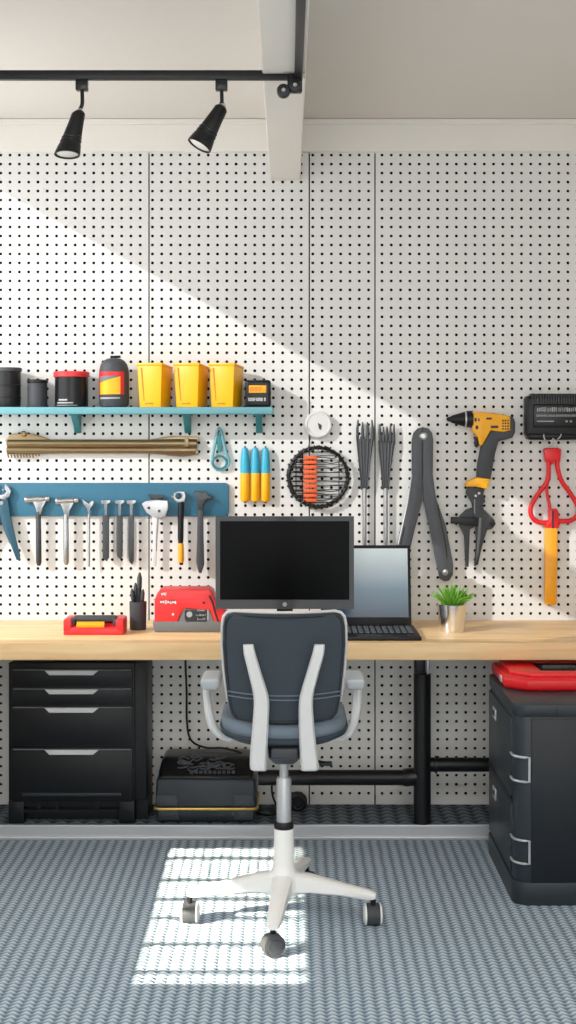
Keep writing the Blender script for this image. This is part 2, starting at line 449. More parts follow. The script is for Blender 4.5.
# ------------------------------------------------------------------ turquoise shelf
zs = 1.64
sh = thing('wall_shelf', 'turquoise wall shelf on three brackets holding tins and yellow bins', 'shelf', (-.6, -.002, zs-.03))
obj('board', MB().box((XL+.004, -.14, zs-.028), (W(273, 410, -.14).x, -.001, zs), .004), M['teal'], sh)
for bxp in (76, 187, 259):
    x = W(bxp, 420, -.06).x
    b = MB().prism([(x-.013, -.001, zs-.028), (x-.013, -.11, zs-.028), (x-.013, -.10, zs-.045), (x-.013, -.04, zs-.078), (x-.013, -.022, zs-.098), (x-.013, -.001, zs-.103)], (.026, 0, 0), bev=.003)
    b.box((x-.019, -.12, zs-.034), (x+.019, -.001, zs-.027), .002)
    obj('bracket', b, M['teald'], sh)
ys = -.075
def on_shelf(px): return W(px, 407, ys).x
def tin(name, label, px, wpx, hpx, lidm, bodym, ridges, cat='tin', lid_over=.003, lidh=.016):
    x = on_shelf(px); r = wpx/2*S(ys); h = hpx*S(ys)-.002
    t = thing(name, label, cat, (x, ys, zs), 'tins and boxes on the turquoise shelf')
    prof = [(r*.93, 0), (r*.96, .003), (r*.97, .2*h)]
    for z in ridges: prof += [(r*.97, z*h-.004), (r*1.0, z*h-.002), (r*1.0, z*h+.002), (r*.97, z*h+.004)]
    prof += [(r*.97, h-lidh)]
    obj('body', MB().lathe(prof, (x, ys, zs), n=36), bodym, t)
    R_ = r+lid_over
    obj('lid', MB().lathe([(R_-.004, h-lidh), (R_, h-lidh+.002), (R_, h-.004), (R_-.004, h), (R_-.008, h-.003)], (x, ys, zs), n=36), lidm, t)
    return t, x, r, h
tin('storage_tin', 'wide plain black tin, farthest left on the turquoise shelf', 8, 26, 40, M['darkgrey'], M['black'], (.25, .55))
t, x, r, h = tin('small_jar', 'short slim black jar between the wide black tin and red-lidded tin', 37.5, 20, 28, M['black'], M['darkgrey'], (), 'jar', .002, .014)
t, x, r, h = tin('paint_tin', 'black tin with a bright red lid on the turquoise shelf', 71.5, 34, 36, M['redsoft'], M['blackgloss'], (), 'tin', .004, .022)
def cyl_print(x, r, a0, a1, z0, z1, off=.0008, n=10):
    vs = []; fs = []
    for i in range(n+1):
        a = a0+(a1-a0)*i/n
        for z in (z0, z1): vs.append((x+(r+off)*math.sin(a), ys-(r+off)*math.cos(a), z))
    for i in range(n): fs.append((2*i, 2*i+2, 2*i+3, 2*i+1))
    return vs, fs
mb = MB()
mb.raw(*cyl_print(x, r*.975, -.85, .25, zs+.014, zs+.019)); mb.raw(*cyl_print(x, r*.975, -.7, -.1, zs+.025, zs+.031)); mb.raw(*cyl_print(x, r*.975, -.9, .5, zs+.006, zs+.008))
obj('label_print', mb, M['inkg'], t, label='pale printed lines near the base')

# bottle
x = on_shelf(114); hb = 51*S(ys); rb = 15*S(ys)
bt = thing('bottle', 'black rounded bottle with a red and yellow label on the shelf', 'bottle', (x, ys, zs), 'tins and boxes on the turquoise shelf')
prof = [(rb*.78, 0), (rb*.93, .004), (rb, .014), (rb, hb*.66), (rb*.97, hb*.74), (rb*.88, hb*.84), (rb*.70, hb*.91), (rb*.45, hb*.95), (.012, hb*.962)]
obj('body', MB().lathe(prof, (x, ys, zs), n=36, sx=.8), M['darkgrey'], bt)
obj('cap', MB().tube([(x-.014, ys, zs+hb*.985), (x+.026, ys, zs+hb*.99)], .005, 10).tube([(x, ys, zs+hb*.94), (x, ys, zs+hb*.985)], .009, 10), M['black'], bt)
def bott(a0, a1, pts, off, m, name):
    """label patch wrapped on the squashed bottle: pts in (angle, z)"""
    n = 12; vs = []; fs = []
    zlo = lambda u: pts[0][1]+(pts[1][1]-pts[0][1])*u
    zhi = lambda u: pts[3][1]+(pts[2][1]-pts[3][1])*u
    for i in range(n+1):
        u = i/n; a = a0+(a1-a0)*u
        for z in (zlo(u), zhi(u)): vs.append((x+(rb+off)*math.sin(a), ys-.8*(rb+off)*math.cos(a), z))
    for i in range(n): fs.append((2*i, 2*i+2, 2*i+3, 2*i+1))
    return obj(name, MB().raw(vs, fs), m, bt)
z = lambda f: zs+hb*f
bott(-1.15, .82, [(0, z(.24)), (1, z(.25)), (1, z(.69)), (0, z(.69))], .0008, M['red'], 'red_label')
bott(-1.02, .52, [(0, z(.25)), (1, z(.25)), (1, z(.60)), (0, z(.47))], .0014, M['yellow'], 'yellow_label')
bott(-1.0, .35, [(0, z(.48)), (1, z(.585)), (1, z(.61)), (0, z(.60))], .0016, M['midgrey'], 'grey_label')
bott(-1.0, .5, [(0, z(.155)), (1, z(.165)), (1, z(.19)), (0, z(.19))], .0010, M['inkg'], 'label_print')

# yellow bins: sloped open-front hoppers
BR = Matrix.Rotation(math.radians(-19), 4, 'Z')
def bin_(px, label):
    x = on_shelf(px)-.001; w = 27*S(ys)/2; h = 43.5*S(ys)
    t = thing('parts_bin', label, 'bin', (x, ys, zs), 'yellow bins on the turquoise shelf')
    f, k, hk = -.05, .052, h-.012
    def put(name, mb, m):
        for v in mb.v: v.xyz = Vector((x, ys, zs))+BR @ v
        return obj(name, mb, m, t)
    lo_, hi_ = w*.86, w
    b = MB().hexa([(-lo_, f+.006, 0), (lo_, f+.006, 0), (lo_, f+.009, 0), (-lo_, f+.009, 0), (-hi_, f, h), (hi_, f, h), (hi_, f+.003, h), (-hi_, f+.003, h)], .001)
    for s in (-1, 1):
        b.hexa([(s*lo_, f+.006, 0), (s*(lo_-.003), f+.006, 0), (s*(lo_-.003), k-.006, 0), (s*lo_, k-.006, 0), (s*hi_, f, h), (s*(hi_-.003), f, h), (s*(hi_-.003), k, hk), (s*hi_, k, hk)], .001)
    b.hexa([(-lo_, k-.009, 0), (lo_, k-.009, 0), (lo_, k-.006, 0), (-lo_, k-.006, 0), (-hi_, k-.003, hk), (hi_, k-.003, hk), (hi_, k, hk), (-hi_, k, hk)], .001)
    b.box((-lo_, f+.007, 0), (lo_, k-.007, .003))
    put('bin_body', b, M['yellow'])
    r_ = MB().box((-hi_-.002, f-.004, h-.009), (hi_+.002, f+.002, h+.001), .0015)
    for s in (-1, 1): r_.hexa([(s*hi_-.003, f, h-.007), (s*hi_+.003, f, h-.007), (s*hi_+.003, k, hk-.007), (s*hi_-.003, k, hk-.007), (s*hi_-.003, f, h), (s*hi_+.003, f, h), (s*hi_+.003, k, hk), (s*hi_-.003, k, hk)], .001)
    put('rim', r_, M['yellow'])
    put('side_rib', MB().prism([(-w*.72, f-.001, h*.9), (-w*.60, f-.001, h*.9), (-w*.44, f+.0045, h*.14), (-w*.52, f+.0045, h*.14)], (0, .004, 0)), M['ydark'])
    put('finger_slot', MB().box((-w*.4, f+.003, .012), (w*.25, f+.008, .017), .0008), M['ydark'])
bin_(155, 'yellow bin next to the black bottle, left of the three')
bin_(191.5, 'yellow bin in the middle of the three on the shelf')
bin_(226.5, 'yellow bin beside the small black box, right of the three')
# small black box at the shelf end
x0, x1 = on_shelf(245.5), on_shelf(271); h = 27*S(ys)
t = thing('battery_box', 'small black box with an orange label at the right end of the shelf', 'box', ((x0+x1)/2, ys, zs), 'tins and boxes on the turquoise shelf')
obj('body', MB().box((x0, ys-.04, zs), (x1, ys+.04, zs+h), .011, 3), M['blackgloss'], t)
obj('orange_label', MB().box((x0+.014, ys-.0412, zs+h*.52), (x1-.018, ys-.038, zs+h*.80), .002), M['dyel'], t)
obj('label_print', scribble(MB(), x0+.012, zs+h*.22, .07, .013, ys-.04, 9, 3, .0018), M['ink'], t)
obj('label_text', scribble(MB(), x0+.018, zs+h*.58, .05, .016, ys-.0413, 7, 4, .0014), M['orange'], t)

# ------------------------------------------------------------------ brass tool
yb_ = -.022
cr = crop(0, 425, 2.743)
t = thing('tube_tool', 'long brass-coloured double tube with a toothed left end below the shelf', 'tool', W(100, 446, yb_))
def lathx(mb, pts, row, y, n=20):
    """turned along x: pts (px, radius px)"""
    o = W(pts[0][0], row, y); mb.lathe([(r*S(y), (p-pts[0][0])*S(y)) for p, r in pts], o, (1, 0, 0), n); return mb
top = MB(); lathx(top, [(7, 3.2), (8, 4.2), (40, 4.2), (60, 4.3), (150, 4.2), (176, 4.8), (197, 4.6)], 443.6, yb_)
obj('upper_tube', top, M['brass'], t)
lo = MB(); lathx(lo, [(7, 3.2), (8, 4.0), (40, 4.2), (70, 3.4), (145, 3.4), (170, 4.8), (196, 4.6)], 450.2, yb_)
obj('lower_tube', lo, M['brass'], t)
pl = MB(); plate(pl, cr([(15, 40), (30, 24), (90, 24), (140, 40), (410, 40), (470, 30), (545, 33), (545, 46), (15, 46)]), yb_-.004, 0, bev=.002)
obj('top_flange', pl, M['brass'], t)
pl = MB(); plate(pl, cr([(420, 70), (545, 70), (542, 82), (500, 87), (460, 84)]), yb_-.004, 0, bev=.002)
obj('bottom_flange', pl, M['brass'], t)
pl = MB(); plate(pl, cr([(18, 70), (130, 70), (112, 80), (20, 78)]), yb_-.004, 0, bev=.001)
obj('bottom_flange', pl, M['brass'], t)
th_ = MB()
for i in range(11):
    a = cr([(20+i*8.4, 76)])[0]; b = cr([(24+i*8.4, 90 if i < 9 else 85)])[0]
    th_.tube([W(a[0], a[1], yb_), W(b[0], b[1], yb_)], .0035, 6)
obj('teeth', th_, M['brass'], t)
obj('oval_stud', MB().lathe([(.012, 0), (.012, .006), (.008, .009)], W(24, 433.8, yb_-.002)+Vector((0, 0, 0)), (0, -1, 0), 20, 1.0), M['brass'], t)
p = W(60, 446, yb_); obj('hook', MB().tube([(p.x, .029, p.z), (p.x, yb_, p.z)], .004, 8), M['steel'], t)
for px in (190,):
    obj('end_band', MB().box((W(185, 0, yb_).x, yb_-.021, W(0, 447, yb_).z), (W(189, 0, yb_).x, 0, W(0, 438, yb_).z), .002), M['brass'], t)

# turquoise carabiner cutter
cr = crop(200, 400, 3.6)
yv = -.014
t = thing('hook_cutter', 'small turquoise hook-shaped cutter with a ring end, hung below the shelf', 'cutter', W(219, 450, yv))
lp = [W(a, b, yv) for a, b in cr([(64, 112), (56, 150), (46, 200), (46, 232), (66, 250), (94, 244), (104, 224), (96, 196), (84, 150), (76, 112), (68, 103)])]
obj('frame', MB().tube(crom(lp, 5, True), .0062, 10, True), M['teal'], t)
obj('ring', MB().tube([W(219.5+7*math.cos(a), 462.5+6.5*math.sin(a), yv-.004) for a in [2*PI*k/24 for k in range(24)]], .0045, 8, True), M['teald'], t)
b = MB(); plate(b, cr([(60, 125), (74, 125), (80, 185), (64, 190)]), yv-.004, yv+.004, bev=.001)
obj('blade', b, M['teald'], t)
obj('hook', MB().tube([W(218.7, 428.5, 0)+Vector((0, .029, 0)), W(218.7, 428.5, yv), W(218.7, 432, yv-.006)], .003, 8), M['steel'], t)

# ------------------------------------------------------------------ blue tool strip
b = MB(); pts = [(-70, 483), (226, 483), (229, 486), (229, 513), (226, 516.3), (-70, 516.3)]
plate(b, pts, -.018, -.0005, bev=.003)
o = obj('tool_strip', b, M['blue'], loc=W(100, 500, -.01)); tag(o, 'long blue mounting strip on the pegboard with hand tools hung on it', 'tool rack')

c1 = crop(0, 470, 4.43); c2 = crop(110, 470, 4.43)
HG = 'hand tools hung on the blue strip'
yh = -.034
def tool(name, label, cat, px):
    t = thing(name, label, cat, W(px, 500, yh), HG); return t
def bar(pts, r, y=yh, n=10, flat=1.0):
    return MB().tube([W(a, b, y) for a, b in pts], [q*S(y) for q in r] if isinstance(r, (list, tuple)) else r*S(y), n, flat=flat)
def pl_(pts, yf, yb, bev=.0015, holes=(), sm=0):
    m = MB(); plate(m, pts, yf, yb, holes, bev, sm); return m
def peg(t, px, row, m=None):
    obj('hook', MB().tube([W(px, row, 0)+Vector((0, .029, 0)), W(px, row, yh-.004)], .0035, 8), m or M['steel'], t)

# combination pliers at the frame's left edge
t = tool('pliers', 'teal-blue open pliers hung at the far left of the blue strip', 'pliers', 2)
ha = c1([(6, 130), (34, 128), (42, 180), (55, 250), (88, 380), (84, 402), (72, 398), (50, 340), (24, 285), (8, 240), (-2, 180)])
obj('handle', pl_(ha, yh-.008, yh+.008, .003), M['bluet'], t)
hb_ = [(2*1.0-a, b) for a, b in ha]
obj('handle', pl_(hb_, yh, yh+.014, .003), M['bluet'], t)
ja = c1([(22, 62), (34, 72), (48, 92), (42, 118), (20, 132), (2, 128), (-6, 112), (18, 108), (28, 96), (20, 82)])
obj('jaw', pl_(ja, yh-.008, yh+.006, .002), M['steel'], t)
obj('jaw', pl_([(2-a, b) for a, b in ja], yh, yh+.012, .002), M['steel'], t)
obj('pivot', MB().lathe([(.009, 0), (.008, .004)], W(1.5, 503, yh-.007), (0, -1, 0), 16), M['steel'], t)
peg(t, 3, 490)
# two hammers
def hammer(x0, x1, ytop, ybot, hx0, hx1, hbot, label, flip):
    cx = (x0+x1)/2
    t = tool('hammer', label, 'hammer', c1([(cx, 0)])[0][0])
    hd = MB(); p = c1([(x0, (ytop+ybot)/2), (x1, (ytop+ybot)/2)])
    a, b_ = W(p[0][0], p[0][1], yh), W(p[1][0], p[1][1]-1.2, yh); L = (b_-a).length; ax = (b_-a).normalized()
    hd.lathe([(.0125, 0), (.0135, .003), (.0135, .016), (.011, .022), (.0125, L*.45), (.0125, L*.72), (.009, L*.8), (.0105, L*.86), (.0105, L-.002), (.008, L)], a, ax, 18)
    obj('head', hd, M['steel'], t)
    nk = pl_(c1([(hx0-16, ybot-8), (hx1+22, ybot-12), (hx1+4, ybot+22), (hx1-2, ybot+50), (hx0+4, ybot+50), (hx0-2, ybot+22)]), yh-.008, yh+.008, .002)
    obj('neck', nk, M['steel'], t)
    hx = (hx0+hx1)/2; r = (hx1-hx0)/2/4.43
    q = c1([(hx-2, ybot+40), (hx-1, ybot+120), (hx, hbot-14), (hx+1, hbot)])
    obj('handle', bar(q, [r*.9, r, r*1.05, r*.6]), M['steeld'] if flip else M['steel'], t)
    peg(t, *c1([(hx, ybot+8)])[0])
hammer(112, 222, 117, 147, 160, 184, 424, 'steel hammer with a grey shaft, nearest the pliers on the blue strip', True)
hammer(248, 350, 122, 156, 282, 306, 420, 'bright steel hammer, second from the pliers on the blue strip', False)
# slim Y-headed wrench
t = tool('slim_wrench', 'thin steel wrench with a forked head and a wire-thin shaft on the blue strip', 'wrench', 89)
hd = pl_(c1([(362, 128), (376, 138), (392, 150), (406, 136), (416, 140), (412, 156), (400, 170), (398, 196), (390, 196), (386, 170), (370, 152)]), yh-.006, yh+.006, .0015)
obj('head', hd, M['steel'], t)
obj('shaft', bar(c1([(394, 190), (394, 428)]), [1.3, 1.1]), M['steel'], t); peg(t, *c1([(394, 165)])[0])
# three files
def file_(c, hx, w, hb, hm, label, rod):
    t = tool('file', label, 'file', c([(hx, 0)])[0][0])
    hd = MB(); plate(hd, c([(hx-20, 136), (hx+20, 134), (hx+20, 146), (hx+7, 152), (hx+5, 205), (hx-5, 205), (hx-7, 152), (hx-20, 148)]), yh-.005, yh+.005, bev=.0012)
    obj('head', hd, M['steel'], t)
    r = w/2
    obj('blade', pl_(c([(hx-r, 200), (hx+r, 200), (hx+r, hb-16), (hx+r*.3, hb), (hx-r*.6, hb-10), (hx-r, hb-20)]), yh-.006, yh+.008, .0015), hm, t)
    if rod: obj('side_rod', bar(c([(hx-r-5, 205), (hx-r-4, hb-30)]), .55), M['steel'], t)
    peg(t, *c([(hx, 170)])[0])
file_(c1, 468, 28, 405, M['darkgrey'], 'broad dark flat file with a T-shaped steel top, left of the three files', False)
file_(c1, 530, 24, 397, M['darkgrey'], 'dark flat file with a thin rod along it, middle of the three files', True)
file_(c2, 94, 22, 420, M['steeld'], 'narrow dark file, right of the three and nearest the silver trowel', True)
# silver wide-headed wrench
t = tool('adjustable_wrench', 'silver wrench with a wide lumpy head and thin stem on the blue strip', 'wrench', 154)
hd = pl_(c2([(140, 150), (158, 138), (205, 132), (256, 136), (258, 170), (246, 204), (226, 212), (206, 214), (186, 206), (160, 188)]), yh-.012, yh+.008, .004)
obj('head', hd, M['silver'], t)
for a, b in ((172, 168), (218, 182)):
    p = c2([(a, b)])[0]; obj('rivet', MB().lathe([(.006, 0), (.005, .003)], W(p[0], p[1], yh-.012), (0, -1, 0), 14), M['steeld'], t)
obj('jaw_bar', pl_(c2([(166, 108), (240, 112), (236, 124), (204, 134), (180, 130)]), yh-.002, yh+.012, .001), M['steeld'], t)
obj('stem', pl_(c2([(186, 205), (210, 205), (206, 300), (204, 424), (184, 424), (190, 300)]), yh-.004, yh+.006, .002), M['lgrey'], t)
obj('side_wire', bar(c2([(214, 214), (208, 300), (206, 360)]), .5), M['steel'], t)
peg(t, *c2([(198, 150)])[0])
# ratchet with yellow grip
t = tool('ratchet', 'dark ratchet wrench with a yellow lower grip on the blue strip', 'wrench', 180)
rg = c2([(305, 116)])[0]
hd = MB(); plate(hd, c2([(282, 104), (300, 95), (328, 96), (336, 112), (332, 140), (298, 146), (280, 128)]), yh-.010, yh+.006, [circ(rg[0]-.3, rg[1], 3.2, 14)], .0015)
hd.box(*[W(*p, yh) for p in []]) if False else None
obj('head', hd, M['steel'], t)
obj('spur', bar(c2([(272, 118), (288, 122)]), 1.4), M['steel'], t)
obj('shaft', bar(c2([(315, 138), (314, 170), (313, 300), (313, 326)]), [2.4, 3.1, 3.0, 2.4]), M['black'], t)
obj('grip', bar(c2([(313, 324), (314, 332), (315, 400), (315, 410)]), [2.4, 2.9, 3.0, 2.4]), M['amber'], t, label='yellow grip')
obj('end_cap', bar(c2([(315, 408), (316, 421)]), [2.3, 1.6]), M['black'], t)
peg(t, *c2([(316, 150)])[0])
# hatchet / pick hammer
t = tool('hatchet', 'dark grey hatchet with a hooked head, rightmost on the blue strip', 'hatchet', 200)
obj('head', pl_(c2([(374, 96), (388, 92), (406, 98), (426, 95), (436, 112), (457, 122), (452, 130), (430, 132), (416, 150), (412, 178), (388, 178), (386, 140)]), yh-.010, yh+.006, .003), M['steeld'], t)
obj('handle', pl_(c2([(388, 165), (413, 165), (414, 300), (417, 420), (404, 458), (392, 455), (382, 410), (386, 300)]), yh-.009, yh+.007, .004), M['darkgrey'], t)
peg(t, *c2([(400, 150)])[0])

# ------------------------------------------------------------------ three blue and yellow screwdrivers
c3 = crop(200, 400, 3.6)
def driver(cx, label):
    px = c3([(cx, 0)])[0][0]; yd = -.021
    t = thing('screwdriver', label, 'screwdriver', W(px, 475, yd), 'blue and yellow screwdrivers')
    s = S(yd); z0 = W(px, 502, yd); ztop = W(px, 447.5, yd).z; x, zb = z0.x, z0.z; L = ztop-zb
    r = 4.6*s
    obj('handle', MB().lathe([(r*.35, 0), (r*.8, .004), (r, .012), (r, L*.54), (r*.99, L*.54+.001)], (x, yd, zb), n=20), M['yellow'], t, label='yellow handle end')
    obj('cap', MB().lathe([(r*1.0, L*.53), (r*1.01, L*.56), (r*.98, L*.72), (r*.82, L*.9), (r*.6, L*.98), (r*.3, L)], (x, yd, zb), n=20), M['cyan'], t, label='cyan upper grip')
    obj('hook', MB().tube([(x, .029, zb+L*.3), (x, yd, zb+L*.3)], .004, 8), M['steel'], t)
    obj('tip', MB().lathe([(.0035, L-.002), (.003, L+.006)], (x, yd, zb), n=10), M['darkgrey'], t)
    obj('butt', MB().lathe([(.004, -.005), (.005, .002)], (x, yd, zb), n=10), M['darkgrey'], t)
driver(162, 'blue and yellow screwdriver handle, left of three, nearest the hook cutter')
driver(199, 'blue and yellow screwdriver handle in the middle of the three')
driver(236, 'blue and yellow screwdriver handle, right of three, nearest the round basket')

# white disc
t = thing('tape_disc', 'small white round disc on the pegboard above the round wire basket', 'disc', W(318, 425, -.02))
p = W(318.3, 424.5, -.03)
obj('disc', MB().lathe([(.052, 0), (.054, .003), (.054, .026), (.051, .030), (.045, .031), (.043, .029), (0, .029)], (p.x, 0, p.z), (0, -1, 0), 40), M['reel'], t)
m_ = MB(); plate(m_, c3([(424, 82), (438, 90), (436, 108), (428, 104)]), -.0305, -.028, bev=.0003)
obj('slot', m_, M['darkgrey'], t, label='small dark arrow-shaped slot')
obj('cord', MB().tube(crom([W(309.5, 400, -.002), W(309.7, 412, -.006), W(309.5, 422, -.012)], 4), .0015, 6), M['darkgrey'], t)
obj('cord', MB().tube(crom([W(311, 436, -.006), W(309.6, 442, -.005), W(309.6, 449, -.006)], 4), .0015, 6), M['darkgrey'], t)

# round wire basket
cbx, cby, cR = 318, 477, 29.5
t = thing('wire_basket', 'round black wire basket rack on the pegboard holding orange-gripped picks', 'basket', W(cbx, cby, -.03))
rnd = random.Random(5)
N = 72
path = [W(cbx+(cR+rnd.uniform(-.5, .5))*math.cos(2*PI*k/N), cby+(cR+rnd.uniform(-.5, .5))*math.sin(2*PI*k/N), -.028) for k in range(N)]
rm = MB().tube(path, [rnd.uniform(.0055, .0095) for _ in range(N)], 8, True)
rm.tube([Vector((p.x, -.006, p.z)) for p in path], .005, 6, True)
for k in range(0, N, 2):
    a = 2*PI*k/N; ro = cR+rnd.uniform(1.8, 3.2); ri = cR-rnd.uniform(1, 3)
    rm.tube([W(cbx+ri*math.cos(a), cby+ri*math.sin(a), -.036), W(cbx+ro*math.cos(a+.06), cby+ro*math.sin(a+.06), -.030)], .0036, 6)
obj('rim', rm, M['black'], t)
for k in (8, 28, 44, 64): obj('hook', MB().tube([(path[k].x, .029, path[k].z), (path[k].x, -.02, path[k].z)], .0035, 8), M['black'], t)
wr = MB()
for k in range(-6, 7):
    hy = k*4.2; hw = math.sqrt(max(0, cR**2-hy**2))
    wr.tube(crom([W(cbx-hw, cby+hy, -.010), W(cbx-hw*.3, cby+hy+rnd.uniform(-.6, .6), -.008), W(cbx+hw*.4, cby+hy+rnd.uniform(-.6, .6), -.009), W(cbx+hw, cby+hy, -.010)], 3), .0016, 6)
for vx in (-22, -15.5, 21):
    hw = math.sqrt(cR**2-vx**2)
    wr.tube([W(cbx+vx, cby-hw, -.012), W(cbx+vx, cby+hw, -.012)], .0022, 6)
obj('wire_grid', wr, M['darkgrey'], t)
for k in range(10):
    row = 457.5+k*4.75
    hw = math.sqrt(max(20, cR**2-(row-cby)**2))
    tt = thing('pick', 'thin dark pick with an orange grip lying in the round basket', 'pick', W(310, row, -.02), 'orange-gripped picks in the round basket')
    obj('grip', MB().box((W(303.5, 0, -.022).x, -.030, W(0, row+1.75, -.022).z), (W(317, 0, -.022).x, -.018, W(0, row-1.75, -.022).z), .002), M['orange'], tt, label='orange grip')
    xe = min(cbx+hw-3, 343)
    pth = crom([W(316, row, -.022), W(324, row+rnd.uniform(-.7, .7), -.020), W(332, row+rnd.uniform(-1.5, 1.5), -.022), W(xe, row+rnd.uniform(-2, 2), -.020)], 4)
    obj('shaft', MB().tube(pth, .0021, 6), M['darkgrey'], tt)
    obj('tail', MB().tube([W(max(cbx-hw+3, 293), row, -.022), W(304, row, -.022)], .0034, 6), M['black'], tt)

# ------------------------------------------------------------------ two long forks
c4 = crop(340, 400, 4.43)
def fork(x0, x1, ytip, yroot, yend, hx, label, splay):
    yf = -.022
    t = thing('fork', label, 'fork', W(c4([(hx, 0)])[0][0], 480, yf), 'long-handled forks on the pegboard')
    w = x1-x0
    obj('palm', pl_(c4([(x0, yroot), (x1, yroot), (hx+18, yend-60), (hx+17, yend), (hx-17, yend), (hx-18, yend-60)]), yf-.006, yf+.006, .0015), M['darkgrey'], t)
    gr = MB()
    for k in range(5):
        u = -1+2*k/4
        gr.tube([W(*c4([(hx+u*(w/2-4), yroot-10)])[0], yf-.006), W(*c4([(hx+u*13, yend-12)])[0], yf-.006)], .0026, 6)
    obj('palm_ribs', gr, M['steeld'], t)
    for k in range(splay):
        u = k/(splay-1); a = x0+6+u*(w-12)
        top = hx+(a-hx)*(.92 if splay == 4 else 1.04)
        obj('tine', MB().tube([W(*c4([(a, yroot+8)])[0], yf), W(*c4([(a+(a-hx)*.03, (yroot+ytip)/2)])[0], yf), W(*c4([(top, ytip+(10 if k in (1, 2) else 0))])[0], yf)], [.0062, .0055, .0028], 8), M['darkgrey'], t)
    obj('shaft', MB().tube([W(*c4([(hx, yend-6)])[0], yf), W(*c4([(hx, 760)])[0], yf)], .0092, 14), M['steel'], t, label='steel rod shaft')
    p = W(*c4([(hx, yend-70)])[0], yf)
    obj('hook', MB().tube([(p.x, .029, p.z), (p.x, yf-.005, p.z)], .004, 8), M['steel'], t)
fork(72, 150, 88, 172, 397, 108, 'long fork with open tines and a steel shaft, nearer the round basket', 4)
fork(172, 244, 108, 190, 397, 202, 'long fork with narrow fanned tines, nearer the big black plier handles', 5)

# ------------------------------------------------------------------ large black folding pliers
yp = -.034
t = thing('folding_plier', 'big dark grey A-shaped folding tool, pivoted at the top, beside the forks', 'folding tool', W(420, 500, yp))
ra = [(368, 120), (392, 126), (408, 145), (414, 175), (411, 330), (425, 430), (470, 560), (503, 735), (500, 775), (484, 800), (462, 804), (442, 792), (430, 740), (395, 560), (369, 445), (367, 300), (367, 160)]
la = [(368, 120), (344, 126), (326, 145), (318, 175), (318, 330), (298, 460), (252, 640), (228, 740), (226, 775), (240, 800), (262, 806), (282, 790), (330, 580), (364, 450), (366, 300), (366, 160)]
obj('arm', pl_(c4(ra), yp-.010, yp+.008, .004), M['iron'], t)
obj('arm', pl_(c4(la), yp-.008, yp+.010, .004), M['iron'], t)
q = c4([(370, 160), (466, 764)])
obj('pivot', MB().lathe([(.0165, 0), (.0165, .003), (.012, .006), (.006, .006)], W(*q[0], yp-.010), (0, -1, 0), 24), M['steel'], t, label='shiny steel pivot screw')
obj('rivet', MB().lathe([(.012, 0), (.012, .002), (.006, .004)], W(*q[1], yp-.010), (0, -1, 0), 20), M['steel'], t)
for pts in ([(432, 470), (448, 540), (468, 640), (474, 700)], [(285, 560), (268, 640)]):
    obj('groove_trim', MB().tube([W(*p, yp-.010) for p in c4(pts)], .0016, 6), M['black'], t)
edge = MB().tube([W(*p, yp-.006) for p in c4([(318, 330), (298, 462), (258, 640)])], .003, 6)
obj('edge_trim', edge, M['silver'], t)
pz = W(*q[0], yp)
obj('hook', MB().tube([(pz.x, .029, pz.z), (pz.x, yp, pz.z)], .005, 8), M['steel'], t)

# ------------------------------------------------------------------ cordless drill and the clamp below
c5 = crop(430, 380, 3.945)
yd = -.045
t = thing('cordless_drill', 'yellow and black cordless drill hung on the pegboard, chuck pointing left', 'drill', W(484, 450, yd))
cc = c5([(62, 155), (170, 158)])
ck = MB(); lathx(ck, [(446.5, 1.2), (448.5, 2.2), (450.5, 2.6), (452, 3.8), (465, 7.6), (466.5, 8.3), (472.5, 8.6)], 419.2, yd, 24)
obj('chuck', ck, M['black'], t)
cg = MB(); lathx(cg, [(464.6, 7.9), (464.8, 8.4), (466, 8.5), (466.2, 8.0)], 419.2, yd, 24)
obj('chuck_ring', cg, M['silver'], t)
body = c5([(166, 126), (205, 126), (300, 138), (318, 146), (318, 200), (290, 206), (240, 200), (222, 232), (208, 258), (196, 258), (190, 226), (168, 196)])
obj('housing', pl_(body, yd-.026, yd+.026, .007), M['dyel'], t)
rear = c5([(312, 142), (330, 148), (337, 165), (337, 205), (326, 228), (272, 242), (258, 290), (240, 392), (186, 386), (190, 330), (204, 262), (222, 232), (240, 200), (312, 202)])
obj('handle', pl_(rear, yd-.023, yd+.023, .008), M['darkgrey'], t, label='black rubber grip')
obj('trigger', pl_(c5([(172, 222), (186, 226), (194, 258), (186, 268), (176, 262), (178, 244)]), yd-.010, yd+.010, .002), M['black'], t)
obj('battery', pl_(c5([(150, 400), (188, 384), (244, 392), (230, 408), (226, 432), (190, 422), (142, 420)]), yd-.03, yd+.03, .005), M['yellow'], t, label='yellow battery foot')
vt = MB()
for i in range(3):
    for j in range(4):
        a = c5([(288+i*10, 160+j*11)])[0]; p = W(a[0], a[1], yd-.026)
        vt.box((p.x-.003, yd-.0275, p.z-.003), (p.x+.003, yd-.024, p.z+.003))
for a, b, w, h_ in ((176, 150, 8, 14), (180, 180, 10, 14), (222, 148, 22, 8), (190, 152, 6, 10), (240, 180, 30, 10)):
    p = W(*c5([(a, b)])[0], yd-.026); vt.box((p.x, yd-.0268, p.z-h_*.00101), (p.x+w*.00098, yd-.024, p.z))
obj('marking', vt, M['trim'], t, label='small dark vents and markings')
obj('hook', MB().tube([W(494, 428, 0)+Vector((0, .029, 0)), W(494, 428, yd)], .006, 8), M['steel'], t)

